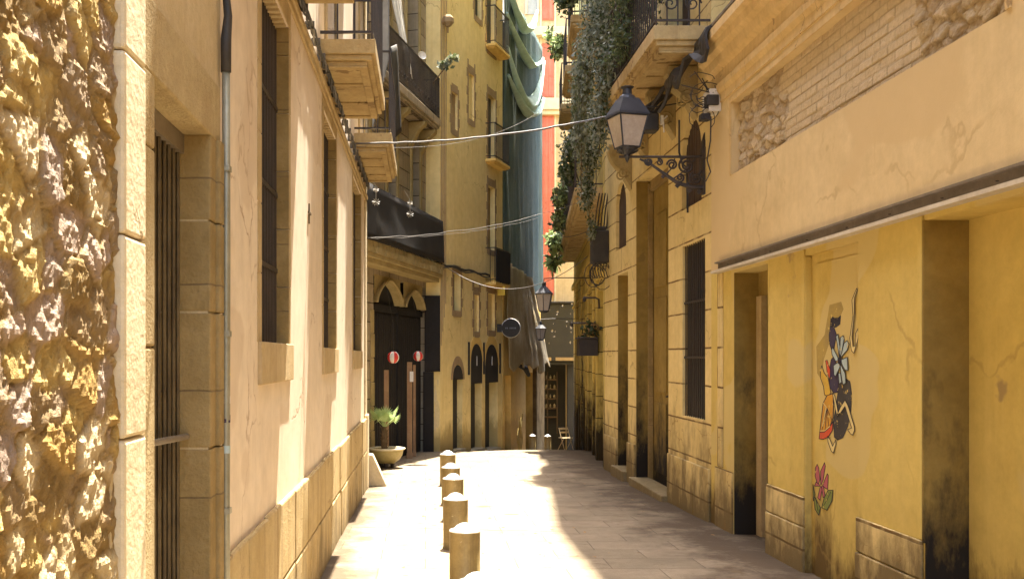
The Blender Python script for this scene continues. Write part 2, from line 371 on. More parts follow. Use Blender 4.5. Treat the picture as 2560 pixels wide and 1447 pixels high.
# ------------------------------------------------------------------ rubble relief
STONES = [(.48, .34, .12), (.58, .46, .27), (.36, .22, .06), (.34, .26, .22), (.40, .30, .25), (.22, .14, .05), (.52, .38, .15), (.30, .22, .15), (.62, .50, .32), (.25, .17, .09)]
def relief(us, zs, y0, cw, ch, amp, seed, stones=STONES, mortar=(.30, .20, .08), brickzone=None, rough=1.0):
    mb = MB(); cols = []; vs = []
    for z in zs:
        for u in us:
            w = Vector((u*2.3, z*2.3, seed)); wu = .10*noise.noise(w); wz = .08*noise.noise(w+Vector((9, 3, 1)))
            p = Vector(((u+wu*cw*4)/cw, (z+wz*ch*5)/ch, seed*1.7))
            q = Vector((u, z, seed))
            fr = noise.fractal(q*11, 1.0, 2.0, 4)*.26+noise.fractal(q*34, .8, 2.1, 3)*.24
            inb = brickzone and brickzone[0]+.25*noise.noise(q*3) < u < brickzone[1]+.25*noise.noise(q*2.4+Vector((4, 4, 4)))
            if inb:
                rh, bw = .075, .235; r = math.floor((z+wz*.05)/rh); fz = (z+wz*.05)/rh-r; fu = u/bw+(r % 2)*.5+wu*.2; cu = math.floor(fu); fu -= cu
                e = min(min(fz, 1-fz)*rh, min(fu, 1-fu)*bw); hgt = min(1, e/.010)
                rnd = noise.cell(Vector((cu+.5, r+.5, seed+.5))); h = hgt*.35*(.8+.5*rnd)+fr*.25*rough
                c0 = stones[int(rnd*97) % len(stones)]; t = hgt*.5+.5; c1 = (.68, .55, .36)
                col = tuple((mortar[i]*.55*(1-t)+(c0[i]*.3+c1[i]*.7)*t) for i in range(3))
            else:
                d, pt = noise.voronoi(p); e = (d[1]-d[0])+.05*noise.noise(q*30); hgt = max(0, min(1, e/.16))**.8
                cell = pt[0]; rnd = noise.cell(cell*3.1+Vector((.3, .2, .1)))
                tilt = (p.x-cell.x)*(noise.cell(cell*5)-.5)*1.1+(p.y-cell.y)*(noise.cell(cell*7)-.5)*1.1
                h = hgt*(.45+.5*rnd)+tilt*hgt*.8+fr*rough*.95
                c0 = stones[int(abs(rnd)*9973) % len(stones)]; k = .9+.35*fr
                col = tuple((mortar[i]*(1-hgt)+c0[i]*hgt)*k for i in range(3))
            vs.append((u, y0-amp*h, z)); cols.append(tuple(max(.02, c) for c in col))
    n = len(us)
    mb.add(vs, [(j*n+i, j*n+i+1, (j+1)*n+i+1, (j+1)*n+i) for j in range(len(zs)-1) for i in range(n-1)])
    return mb, cols

# ------------------------------------------------------------------ LEFT: rubble house (x=-.88, local x = world y)
LX = -.88
def left(name, label, cat): return thing(name, label, cat, (LX, 0, 0), PI/2)
A = left('stone_house', 'old stone house with rough rubble wall and barred doorway at the left edge', 'house')
fm = MB(); facade(fm, -8, 4.45, -2, 3.9, [(3.33, 4.2, -.05, 2.65, .30, None), (-7.9, 2.9, -.5, 3.899, .03, None)], 5)
fm.quad((-8, .03, -.6), (2.95, .03, -.6), (2.95, .03, 3.9), (-8, .03, 3.9))
fm.build('wall', 'lintel', A)
facade(MB(), -8, 4.45, 3.9, 11.5, [], 5).build('upper_wall', 'lintel', A)
us = axis([(-8, .8, .08), (.8, 1.8, .02), (1.8, 2.93, .0075)]); zs = axis([(-.1, 3.5, .0105), (3.5, 3.9, .05)])
rm, rc = relief(us, zs, -.002, .17, .105, .0135, 3, rough=2.3)
rm.build('rubble_face', 'rubble', A, smooth=False, col=rc)
pm = MB(); zc = [-.1, .38, 1.0, 1.52, 2.1, 2.62, 3.2, 3.9]
pm2 = MB()
for a, b in zip(zc, zc[1:]): pm2.box(2.925, 3.15, -.034, .03, a, b-.004)
pm2.build('pilaster', 'pilaster', A, bevel=.012)
jm = MB(); jd = MB()
for a, b in [(-.1, .55), (.555, 1.02), (1.025, 1.78), (1.785, 2.41), (2.415, 2.65)]: jm.box(3.156, 3.333, -.012, .12, a, b)
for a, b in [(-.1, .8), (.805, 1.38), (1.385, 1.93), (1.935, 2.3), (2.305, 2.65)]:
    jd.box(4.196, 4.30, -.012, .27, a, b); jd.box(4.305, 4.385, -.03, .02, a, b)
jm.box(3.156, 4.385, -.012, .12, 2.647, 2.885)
jm.build('door_surround', 'jambstone', A, bevel=.008); jd.build('door_jamb', 'shaded_reveal', A, bevel=.008)  # far jamb takes the darker stone, its shade painted in
gt = bars(3.33, 4.2, -.02, 2.57, .115, .072, .0085, ()).build('gate', 'rustiron', A)
gm = MB(); gm.box(3.33, 4.2, .095, .135, 2.57, 2.645); gm.build('gate_head', 'steel', gt)
gm = MB(); gm.tube([(3.31, .085, 1.46), (4.24, .085, 1.43)], .013, 8); gm.lathe([(0, -.02), (.02, -.015), (.024, 0), (.02, .015), (0, .02)], (4.235, .08, 1.43), 10); gm.build('cross_bar', 'steel', gt)
gm = MB(); gm.box(3.30, 4.25, .27, .30, -.1, 2.66)
for i in range(8): gm.box(3.34+i*.108, 3.43+i*.108, .255, .27, -.1, 2.64)
gm.build('door', 'darkdoor', A)

# drainpipe
dp = thing('drainpipe', 'slim grey metal conduit with black cable above it between stone house and pink wall', 'pipe', (LX, 0, 0), PI/2)
m = MB(); m.tube([(4.42, -.03, -.1), (4.42, -.03, 1.2), (4.415, -.033, 2.2), (4.42, -.03, 2.98)], .017, 12); m.build('pipe', 'zinc', dp, smooth=True)
m = MB()
for z in (.35, 1.1, 1.85, 2.55): m.box(4.395, 4.445, -.05, 0, z-.012, z+.012)
pieces(m, 'pipe_clamp', 'zinc', dp)
m = MB(); m.tube([(4.42, -.03, 2.96), (4.42, -.03, 3.1), (4.425, -.038, 3.2), (4.415, -.03, 3.3), (4.42, -.04, 3.5), (4.42, -.03, 4.2)], [.022, .023, .018, .016, .014, .013], 10); m.build('black_cable', 'rubber', dp, smooth=True)
for i, (z, mt) in enumerate([(1.69, 'yellowsign'), (1.57, 'white'), (1.49, 'p_navy'), (1.36, 'p_blue')]):
    m = MB(); m.tube([(4.42, -.03, z-.016), (4.42, -.03, z+.016)], .0185, 12, False); m.build('sticker', mt, dp, smooth=True)

# ------------------------------------------------------------------ LEFT: pink plaster building
B = left('pink_building', 'pink plastered building with tall barred windows and small balconies along the left side', 'building')
WN = [(5.54, 6.67, 1.83, 3.86), (8.9, 10.17, 1.83, 3.88), (12.5, 14.04, 1.83, 3.95)]
ups = [(5.0, 6.1, 4.5, 6.7), (9.1, 10.1, 4.5, 6.7), (13.6, 14.7, 4.6, 6.8)]
holes = [(a, b, c, d, .12, None) for a, b, c, d in WN]+[(a, b, c, d, .2, None) for a, b, c, d in ups]+[(a, b, c+3.3, d+3.3, .2, None) for a, b, c, d in ups]
facade(MB(), 4.452, 15.15, -2, 12.2, holes, 5).build('wall', 'pinkplaster', B)
for i, (a, b, c, d) in enumerate(WN):
    w = MB(); w.box(a, b, .3, .34, c, d)
    wo = w.build('window', 'darkwin', B)
    w = MB(); w.box(a-.01, a, .12, .34, c, d); w.box(b, b+.01, .12, .34, c, d); w.box(a, b, .12, .34, d, d+.01); w.box(a, b, .12, .34, c-.01, c)
    w.build('window_frame', 'darkwin', wo)
    bars(a, b, c, d-.02, .082, .062, .0085, (c+.47, c+.95, c+1.5)).build('window_bars', 'iron', wo)
    rj = MB(); r = MB(); rows = [c+.37*k for k in range(6)]+[d]
    for z0, z1 in zip(rows, rows[1:]):
        if z1 > z0:
            ww = .115+random.uniform(-.012, .012); r.box(a-ww, a, -.006, .0015, z0, z1-.004); r.box(b, b+.055, -.006, .0015, z0, z1-.004)
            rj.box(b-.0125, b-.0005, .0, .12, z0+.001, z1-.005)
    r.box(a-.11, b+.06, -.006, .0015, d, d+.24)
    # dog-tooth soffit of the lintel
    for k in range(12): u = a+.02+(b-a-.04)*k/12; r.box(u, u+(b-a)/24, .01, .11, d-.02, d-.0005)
    r.build('window_surround', 'surround', wo, bevel=.004); rj.build('window_jamb', 'shaded_reveal', wo)  # far window jamb lined in the darker stone, shade painted in
    s = MB(); ks = [a-.1, a+(b-a)*.22, a+(b-a)*.55, b+.09]
    for p, q in zip(ks, ks[1:]): s.box(p, q-.004, -.022, .08, c-.225, c+.004)
    s.build('sill', 'surround', wo, bevel=.006)
for dz in (0, 3.3):
    for (a, b, c, d) in ups:
        w = MB(); w.box(a, b, .18, .22, c+dz, d+dz)
        for k in range(26): w.box(a+.08, (a+b)/2-.03, .16, .18, c+dz+.1+k*.08, c+dz+.14+k*.08); w.box((a+b)/2+.03, b-.08, .16, .18, c+dz+.1+k*.08, c+dz+.14+k*.08)
        w.build('balcony_door', 'brownslat', B)
        r = MB(); frame(r, a, b, c+dz, d+dz, .11, -.02, .01); r.build('door_frame', 'surround', B)
for (a, b, z) in ((4.45, 7.2, 4.17), (8.63, 10.64, 4.17), (12.75, 15.12, 4.28)): balcony(B, a, b, z, z+.22, .46, 1.0, step=.13)
for (a, b) in ((4.9, 8.5), (9.5, 11.8), (13.1, 15.1)): balcony(B, a, b, 7.42, 7.7, .46)
m = MB()
u = 4.455; k = 0
edges = [4.455, 5.0, 5.62, 5.97, 6.75, 7.45, 8.05, 8.72, 9.5, 10.25, 11.05, 11.8, 12.45, 13.2, 13.9, 14.78]
for a, b in zip(edges, edges[1:]):
    t = .885+random.uniform(-.008, .008); o = -.035+random.uniform(-.005, .005)
    if a < 5.9: m.box(a, b-.006, o, .0, -.2, t)
    else:
        m.box(a, b-.006, o, .0, .43, t); sh = random.uniform(-.15, .15)
        m.box(a+(.15 if a > 7 else 0), b-.006+(.15 if a < 14 and a > 6.7 else 0), o-.003, .0, -.3, .424)
pieces(m, 'plinth_stone', 'plinth', B, bevel=.014)
m = MB(); m.box(14.79, 15.16, -.05, .0, -.3, .93); m.box(14.83, 15.156, -.02, 0, .93, 12.1); pieces(m, 'corner_pilaster', 'pilaster', B, bevel=.012)
m = MB(); m.box(4.46, 15.15, -.02, 0, 3.99, 4.04); m.box(4.46, 15.15, -.035, 0, 4.04, 4.09); m.build('string_course', 'surround', B, bevel=.006)
m = MB(); m.box(4.4, 15.3, -.22, 0, 12.0, 12.15); m.box(4.4, 15.3, -.30, 0, 12.15, 12.3); m.build('eaves', 'surround', B)
# cable bundle along the string course
cb = thing('cable_bundle', 'twisted black cable bundle stapled along the pink wall under its balconies', 'cable', (LX, 0, 0), PI/2)
for k in range(4):
    m = MB(); pts = []; 
    for i in range(90):
        y = 4.5+i*.119; z = 4.12+.10*(y-4.5)/10.6+.012*math.sin(i*.55)
        ph = i*.8+k*PI/2; pts.append((y, -.045+.014*math.cos(ph)+random.uniform(-.004, .004), z+.016*math.sin(ph)+random.uniform(-.006, .006)))
    m.tube(pts, .0085, 5); m.build('strand', ['rubber', 'wire', 'rubber', 'rubber'][k], cb)
m = MB()
for i in range(26): u = 4.7+i*.41; m.box(u, u+.012, -.068, 0, 4.105+.10*(u-4.5)/10.6, 4.165+.10*(u-4.5)/10.6)
pieces(m, 'cable_clip', 'wire', cb)
# wall anchor iron
m = MB(); m.box(7.78, 7.80, -.01, 0, 2.75, 2.90); m.box(7.72, 7.86, -.014, -.002, 2.82, 2.835); o = m.build('wall_anchor', 'rustiron', B)
# buttress stone at the corner
m = MB(); zz = g(15)
m.prism([(-.93, zz-.1), (-.56, zz-.1), (-.58, zz+.02), (-.78, zz+.46), (-.93, zz+.47)], 15.17, 15.42, 'y')
tag(m.build('guard_stone', 'concrete', bevel=.015), 'pale triangular guard stone leaning at the end of the pink wall', 'stone')

# ------------------------------------------------------------------ RIGHT: ochre building (x=3.1, local x = -world y)
RX = 3.1
def right(name, label, cat): return thing(name, label, cat, (RX, 0, 0), -PI/2)
def Y(a, b, *r): return (-max(a, b), -min(a, b), *r)
O = right('ochre_building', 'ochre plastered building with long steel lintel and bricked-up shopfronts on the right', 'building')
hl = [Y(3.9, 6.46, -.3, 2.6, .27, None), Y(7.46, 8.5, -.3, 2.58, .05, None), Y(9.43, 10.47, -.3, 2.6, .24, None), Y(5.55, 10.55, 3.6, 4.33, .09, None), Y(.6, 3.1, -.3, 2.6, .27, None)]
low = MB(); facade(low, -11.3, 8, -2, 2.66, [h for h in hl if h[3] < 3], 6).build('ground_floor_wall', 'ochrelow', O)
up = MB(); facade(up, -11.3, 8, 2.66, 5.0, [h for h in hl if h[3] > 3], 6).build('wall', 'ochre', O)
m = MB(); facade(m, -11.3, 8, 5.0, 22.4, [Y(9.6, 10.6, 6.2, 8.4, .2, None), Y(6, 7, 6.2, 8.4, .2, None), Y(2.5, 3.5, 6.2, 8.4, .2, None)], 6)
m.v = [(x, y+.22, z) for x, y, z in m.v]; m.build('upper_wall', 'cream', O)
for a in (9.6, 6, 2.5):
    m = MB(); m.box(-a-1, -a, .38, .42, 6.2, 8.4); m.build('window', 'darkwin', O)
# rubble and brick panel in the frieze
rm, rc = relief(axis([(-10.56, -5.54, .0125)]), axis([(3.595, 4.335, .0115)]), .086, .17, .095, .027, 11, rough=1.3,
                stones=[(.64, .52, .35), (.56, .44, .28), (.68, .55, .38), (.58, .48, .35), (.50, .38, .24)], mortar=(.32, .23, .13), brickzone=(-9.2, -6.6))
rm.build('rubble_panel', 'rubble', O, col=rc)
m = MB(); frame(m, -10.55, -5.55, 3.6, 4.33, .05, -.012, .0)
m.build('panel_frame', 'cornice', O)
# cornice mouldings
m = MB(); prof = [(0, 4.42), (-.015, 4.42), (-.02, 4.50), (-.05, 4.54), (-.055, 4.60), (-.02, 4.63), (-.02, 4.74), (-.07, 4.78), (-.09, 4.86), (-.14, 4.90), (-.15, 4.97), (-.20, 5.0), (-.20, 5.09), (0, 5.12)]
m.prism(prof, -11.3, 8, 'x'); m.build('cornice', 'cornice', O)
m = MB(); m.box(-11.28, 8, -.19, .25, 5.122, 5.15); m.build('cornice_capping', 'steel', O)
# steel lintel
m = MB(); m.box(-10.98, 8, -.055, 0, 2.735, 2.75); m.box(-10.98, 8, -.018, 0, 2.660, 2.735); m.build('steel_lintel', 'steel', O)
m = MB(); m.box(-11.02, 8, -.085, 0, 2.634, 2.660); m.build('lintel_flange', 'steellip', O)
m = MB()
for y in (5.6, 6.2, 6.9, 7.6, 8.4, 9.3, 10.1, 10.6): m.lathe([(0, -.006), (.010, -.004), (.010, .0), (0, .001)], (-y, -.024, 2.70), 8)
pieces(m, 'bolt', 'iron', O)
# infill panels, piers, plinths
m = MB(); m.box(-6.46, -3.9, .27, .3, -.3, 2.6); m.build('shopfront_infill', 'ochrelow', O)
m = MB(); m.box(-3.1, -.6, .27, .3, -.3, 2.6); m.build('shopfront_infill', 'ochrelow', O)
m = MB(); m.box(-8.5, -7.46, .05, .08, -.3, 2.58); m.box(-8.39, -7.46, .038, .05, -.3, 2.50); m.build('mural_panel', 'ochrelow', O)
m = MB()
for a, b in ((-9.43, -9.418), (-6.46, -6.448)): pass
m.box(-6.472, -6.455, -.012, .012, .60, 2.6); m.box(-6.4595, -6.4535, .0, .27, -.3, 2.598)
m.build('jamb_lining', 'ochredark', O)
m = MB(); m.box(-6.53, -6.475, -.016, .0, .62, 2.63); m.box(-8.56, -8.50, -.014, .0, .62, 2.63); m.box(-8.50, -8.488, -.006, .05, -.3, 2.57); pieces(m, 'moulding', 'ochrelow', O, bevel=.004)
m = MB()
for a, b in ((6.475, 7.46), (8.5, 9.43)):
    m.box(-b, -a, -.028, 0, -.3, .36); m.box(-b, -a, -.022, 0, .366, .61)
pieces(m, 'plinth_stone', 'ashlar', O, bevel=.01)
# side doorway
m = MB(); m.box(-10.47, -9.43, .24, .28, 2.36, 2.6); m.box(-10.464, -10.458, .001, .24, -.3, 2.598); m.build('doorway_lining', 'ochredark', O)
m = MB(); m.box(-10.47, -10.30, .22, .28, -.3, 2.36); m.build('door_frame', 'surround', O)
m = MB(); m.box(-10.3, -9.43, .33, .37, -.3, 2.36); m.box(-10.2, -9.5, .32, .33, .2, 1.1); m.box(-10.2, -9.5, .32, .33, 1.25, 2.2); m.build('door', 'darkdoor', O, bevel=.01)
m = MB()
for dx, w in ((0, .03), (.05, .018), (.09, .05), (.16, .02)): m.box(-11.02+dx, -11.02+dx+w, -.014-.004*(dx*30 % 2), 0, .60, 2.63)
m.box(-11.1, -10.49, -.02, 0, -.3, .59)
m.build('pilaster', 'ashlar', O, bevel=.005)
# ---------------- mural, traced flat paint
MX = RX+.038
def mu(px, py):
    k = (px-HX)/MX; yy = F_/k; return (-yy, CH+(HY-py)*yy/F_)
class Paint:
    def __init__(s): s.b = MB(); s.mats = []; s.lay = 0
    def poly(s, mat, pts, ink=None, w=2.0):
        if mat not in s.mats: s.mats.append(mat)
        s.lay += 1; s.b.mi = s.mats.index(mat); y = .038-.0004-.00022*s.lay
        q = [mu(*p) for p in pts]; s.b.add([(a, y, b) for a, b in q], [tuple(range(len(q)))])
        if ink: s.line(ink, pts+[pts[0]], w)
    def line(s, mat, pts, w=2.0):
        if mat not in s.mats: s.mats.append(mat)
        s.lay += 1; s.b.mi = s.mats.index(mat); y = .038-.0004-.00022*s.lay
        for (x0, y0), (x1, y1) in zip(pts, pts[1:]):
            L = math.hypot(x1-x0, y1-y0) or 1; nx, ny = -(y1-y0)/L*w/2, (x1-x0)/L*w/2; ex, ey = (x1-x0)/L*w*.3, (y1-y0)/L*w*.3
            q = [mu(*p) for p in ((x0+nx-ex, y0+ny-ey), (x1+nx+ex, y1+ny+ey), (x1-nx+ex, y1-ny+ey), (x0-nx-ex, y0-ny-ey))]
            s.b.add([(a, y, b) for a, b in q], [(0, 1, 2, 3)])
    def done(s, name, label): return s.b.build(name, s.mats, O, label=label)
def zp(pts, ox, oy, sc): return [(ox+x/sc, oy+y/sc) for x, y in pts]
K = lambda pts: zp(pts, 1960, 700, 2.4115)
P = Paint()
P.poly('p_old', K([(195, 400), (245, 330), (275, 150), (345, 130), (360, 175), (300, 300), (240, 480), (225, 600), (200, 560)]))
P.poly('p_navy', K([(285, 215), (305, 230), (328, 228), (342, 215), (338, 265), (315, 283), (302, 285), (318, 330), (300, 420), (318, 520), (335, 600), (325, 675), (300, 680), (275, 640), (272, 560), (285, 480), (300, 460), (275, 380), (273, 330), (280, 280)]), 'p_ink', 2)
P.poly('p_ink', K([(285, 215), (305, 230), (328, 228), (342, 215), (338, 265), (315, 283), (280, 285)]))
P.poly('p_grey', K([(330, 620), (375, 595), (398, 610), (408, 680), (405, 780), (385, 880), (355, 950), (325, 962), (305, 945), (300, 850), (315, 760), (325, 690)]), 'p_ink', 2)
P.poly('p_red', K([(252, 485), (262, 482), (280, 540), (278, 600), (262, 560)]), 'p_ink', 1.4)
P.poly('p_gold', K([(230, 515), (245, 560), (268, 590), (285, 680), (265, 700), (246, 690), (240, 640), (222, 590), (222, 550)]), 'p_ink', 1.8)
P.poly('p_orange', K([(238, 740), (262, 695), (298, 682), (300, 760), (298, 830), (275, 890), (245, 915), (218, 915)]), 'p_ink', 2)
P.poly('p_red', K([(218, 915), (245, 915), (275, 890), (298, 850), (294, 905), (268, 945), (240, 958), (214, 955)]), 'p_ink', 1.8)
for a in [(232, 900), (250, 905), (272, 880), (290, 840)]: P.line('p_ink', K([(262, 770), a]), 1.2)
P.line('p_bone', K([(240, 740), (258, 765), (236, 880)]), 2); P.line('p_bone', K([(222, 908), (250, 906), (280, 880)]), 2)
P.poly('p_bone', K([(296, 680), (308, 690), (322, 750), (332, 812), (324, 818), (312, 770)]), 'p_ink', 1.6)
P.poly('p_bone', K([(325, 810), (345, 765), (372, 722), (392, 760), (428, 880), (430, 905), (418, 932), (405, 925), (388, 900), (412, 890), (372, 760), (345, 800)]), 'p_ink', 1.8)
P.poly('p_bone', K([(268, 940), (282, 960), (298, 1000), (315, 962), (318, 985), (302, 1042), (290, 1030), (270, 975)]), 'p_ink', 1.6)
for pe in ([(340, 470), (318, 340), (330, 325), (342, 400)], [(342, 470), (345, 345), (362, 335), (368, 355), (352, 440)], [(345, 470), (368, 380), (385, 365), (398, 385), (388, 420)],
           [(338, 480), (300, 405), (292, 420), (296, 450), (318, 490)], [(348, 480), (388, 465), (392, 545), (372, 540), (352, 500)], [(338, 490), (305, 515), (308, 570), (318, 580), (345, 520)],
           [(345, 500), (350, 560), (362, 630), (380, 620), (375, 560)], [(335, 560), (340, 625), (355, 615), (348, 560)]):
    P.poly('p_blue', K(pe), 'p_ink', 1.8)
P.poly('p_ink', K([(330, 470), (352, 462), (356, 500), (334, 505)]))
P.poly('p_bone', K([(446, 50), (450, 60), (432, 110), (432, 200), (418, 340), (424, 400), (438, 395), (440, 320), (456, 290), (456, 350), (430, 440), (415, 425), (405, 350), (424, 215), (418, 120)]), 'p_ink', 1.6)
P.done('mural', 'faded street mural of dark blue ovals, pale blue bow and orange slice')
P = Paint()
for pe in ([(205, 1240), (188, 1180), (190, 1130), (200, 1108), (210, 1130), (218, 1200)], [(222, 1240), (222, 1150), (245, 1098), (250, 1120), (238, 1200)], [(232, 1240), (262, 1165), (268, 1175), (265, 1260)],
           [(225, 1240), (185, 1240), (195, 1215)], [(222, 1235), (205, 1310), (220, 1325), (232, 1260)], [(228, 1240), (238, 1310), (250, 1300), (240, 1240)]):
    P.poly('p_pink', K(pe), 'p_ink', 1.6)
for pe in ([(180, 1290), (200, 1330), (222, 1370), (212, 1415), (190, 1380)], [(230, 1370), (245, 1310), (268, 1265), (298, 1265), (292, 1330), (262, 1385)], [(178, 1230), (190, 1290), (180, 1330)]):
    P.poly('p_green', K(pe), 'p_ink', 1.8)
P.line('p_ink', K([(240, 1360), (265, 1320), (285, 1275)]), 1.3); P.line('p_ink', K([(195, 1310), (208, 1390)]), 1.3)
P.done('painted_flower', 'small pink flower with green leaves painted low beside the mural')

# ------------------------------------------------------------------ RIGHT: ashlar building
H = right('stone_building', 'cut stone building with tall portal and arched windows behind the street lamp', 'building')
hl = [Y(11.55, 12.57, 1.05, 3.08, .07, None), Y(11.7, 12.6, 3.52, 4.53, .09, 'round'), Y(13.3, 15.35, -.4, 4.34, .24, None), Y(15.96, 16.82, -.4, 3.07, .22, None), Y(16.1, 16.97, 3.48, 4.53, .1, 'round'),
      Y(12.2, 13.3, 5.55, 8.0, .2, None), Y(15.9, 16.9, 5.55, 8.0, .2, None), Y(12.2, 13.3, 9.4, 11.6, .2, None)]
facade(MB(), -18.02, -11.302, -2, 21.9, hl, 6).build('wall', 'ashlar', H)
m = MB(); m.box(-12.57, -11.55, .07, .11, 1.05, 3.08); w = m.build('window', 'darkwin', H); bars(-12.57, -11.55, 1.05, 3.08, .03, .085, .008, (1.75, 2.4)).build('window_bars', 'iron', w)
for a, b, c, d in ((-12.6, -11.7, 3.52, 4.53), (-16.97, -16.1, 3.48, 4.53)):
    m = MB(); m.box(a, b, .09, .12, c, d)
    for k in range(11): u = a+.02+k*(b-a-.03)/11; m.box(u, u+.045, .05, .09, c, d)
    m.build('arched_window', 'brownslat', H)
m = MB()
for y in (13.3, 15.35):
    pass
m.box(-15.345, -15.26, .17, .235, -.4, 4.3); m.box(-15.26, -13.31, .19, .235, 4.18, 4.33); pieces(m, 'portal_lining', 'shaded_reveal', H)
m = MB(); m.box(-15.34, -13.31, .243, .30, -.4, 4.3)
for k in range(2):
    for z0, z1 in ((.1, 1.1), (1.25, 2.6), (2.75, 3.8)): m.box(-15.15+k*.92, -14.4+k*.92, .225, .243, z0, z1)
d = m.build('portal_door', 'ochredark', H, bevel=.012)
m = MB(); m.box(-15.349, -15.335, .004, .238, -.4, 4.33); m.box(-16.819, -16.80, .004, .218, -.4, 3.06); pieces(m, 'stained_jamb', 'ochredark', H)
m = MB(); m.lathe([(0, 0), (.03, 0), (.03, .02), (0, .03)], (-14.3, .225, 1.2), 10); m.build('door_knob', 'iron', d)
m = MB(); m.box(-15.40, -13.25, -.10, .2, -.4, g(14.3)+.10); m.build('doorstep', 'plinth', H, bevel=.015)
m = MB(); m.box(-16.82, -15.96, .22, .26, -.4, 3.07); m.box(-16.7, -16.1, .2, .22, .2, 1.4); m.build('side_door', 'ochredark', H, bevel=.01)
m = MB(); m.box(-16.9, -15.9, -.1, .2, -.4, g(16.4)+.16); m.build('doorstep', 'plinth', H, bevel=.015)
m = MB()
for a, b in ((11.32, 13.28), (15.37, 15.94), (16.84, 18.0)):
    n = max(1, round((b-a)/.62))
    for i in range(n): m.box(-b+(b-a)*i/n+.003, -b+(b-a)*(i+1)/n-.003, -.03+random.uniform(-.004, .004), 0, -.5, .60+g((a+b)/2))
pieces(m, 'plinth_stone', 'ashlar', H, bevel=.012)
for a, b, c, dd in ((-13.3, -12.2, 5.55, 8.0), (-16.9, -15.9, 5.55, 8.0), (-13.3, -12.2, 9.4, 11.6)):
    m = MB(); m.box(a, b, .18, .22, c, dd); m.build('balcony_door', 'brownslat', H)
bb = balcony(H, -15.2, -11.32, 5.08, 5.36, .62, 1.05)
m = MB()                                                  # iron scroll panels on the near end of the railing
for r0, cz in ((.10, 5.6), (.10, 5.85), (.09, 6.1)):
    for sgn in (-1, 1):
        m.tube([(-11.325, -.32+sgn*.12+r0*(1-t/22)*math.cos(t*.55)*sgn, cz+r0*(1-t/22)*math.sin(t*.55)) for t in range(20)], .009, 5)
pieces(m, 'scroll', 'iron', bb)
balcony(H, -17.9, -15.6, 8.35, 8.6, .5, 1.0); balcony(H, -14.2, -11.5, 8.9, 9.15, .5, 1.0)
def corbel(yc, zt, name='corbel', w=.2, out=.34, h=.52, par=H):
    m = MB(); pts = [(0, zt), (-out, zt), (-out, zt-.06)]
    for i in range(12):
        t = i/11; pts.append((-out*(1-t)**.8*.9-.10*math.sin(t*PI)*.5-.05, zt-.08-(h-.2)*t))
    pts += [(-.11, zt-h+.1), (-.05, zt-h), (0, zt-h-.08)]
    m.prism(pts, -yc-w/2, -yc+w/2, 'x')
    o = m.build(name, 'carved', par, bevel=.008)
    s = MB()
    for sd in (-1, 1):
        c = (-yc+sd*(w/2+.004))
        s.tube([(c, -.13+.085*(1-t/24)*math.cos(t*.5), zt-h+.16+.085*(1-t/24)*math.sin(t*.5)) for t in range(22)], .013, 6)
        s.tube([(c, -.27+.06*(1-t/24)*math.cos(t*.5), zt-.13+.06*(1-t/24)*math.sin(t*.5)) for t in range(22)], .010, 6)
    pieces(s, 'volute', 'carved', o, smooth=True)
for yc in (11.95, 13.0, 14.6): corbel(yc, 5.07)
corbel(15.75, 4.95, h=.6)
# ------------------------------------------------------------------ RIGHT far: segment bending right
ang = math.atan2(.1015, 1.0)
D2 = (math.sin(ang), math.cos(ang))
Q = thing('old_stone_building', 'tall stained stone building with long balcony at the far right of the alley', 'building', (3.1, 18.03, 0), -PI/2-ang)
def q2w(t, out, z): return (3.1+D2[0]*t-D2[1]*out, 18.03+D2[1]*t+D2[0]*out, z)
hl = [(-1.7, -.45, -.8, 3.0, .25, None), (-4.7, -3.2, -1, 2.9, .25, None), (-7.4, -5.9, -1.3, 2.9, .25, None), (-9.9, -8.3, -1.5, 2.8, .25, None), (-12.6, -11.2, -1.5, 2.8, .25, None),
      (-1.6, -.7, 5.2, 7.4, .2, None), (-4.4, -3.4, 5.2, 7.4, .2, None), (-7.5, -6.5, 5.2, 7.4, .2, None)]
facade(MB(), -13.4, 0, -3, 21.5, hl, 6).build('wall', 'bstone', Q)
for (a, b, c, d, e, f) in hl:
    m = MB(); m.box(a, b, .24, .28, c, d)
    for k in range(4): m.box(a+.06+k*(b-a-.08)/4, a+.03+(k+1)*(b-a-.08)/4, .22, .24, c+.3, d-.15)
    m.build('door' if c < 0 else 'balcony_door', 'darkdoor', Q)
m = MB()
for a, b in ((-2.05, -1.72), (-3.16, -2.9), (-5.1, -4.74), (-5.86, -5.6), (-8.25, -7.95), (-11.1, -10.6)): m.box(a, b, -.045, 0, -2.5, 3.75)
m.box(-13.4, -.05, -.07, 0, 3.75, 3.9); m.box(-13.4, -.05, -.05, 0, 3.2, 3.26)
pieces(m, 'pilaster', 'bstone', Q, bevel=.012)
balcony(Q, -12.2, -.5, 4.5, 4.78, .5, 1.0)
for a, b in ((-3.1, -.9), (-6.3, -4.2), (-9.7, -7.6)): balcony(Q, a, b, 7.75, 8.0, .55, 1.0, panel=False)
for a, b in ((-4.1, -1.3), (-8.7, -5.6)): balcony(Q, a, b, 11.0, 11.25, .55, 1.0, panel=False)
# wall lettering, a vertical scrawled iron line
m = MB()
pts = [q2w(6.9-.0*i, .06, 2.6-i*.06) for i in range(58)]
P0 = [(q2w(7.65+.13*math.sin(i*.9)+.05*math.sin(i*2.3), .022, 2.7-i*.06)) for i in range(60)]
m.tube(P0, .012, 5)
tag(m.build('wall_lettering', 'p_scrawl'), 'dark handwritten vertical lettering running down the far stone wall', 'lettering')
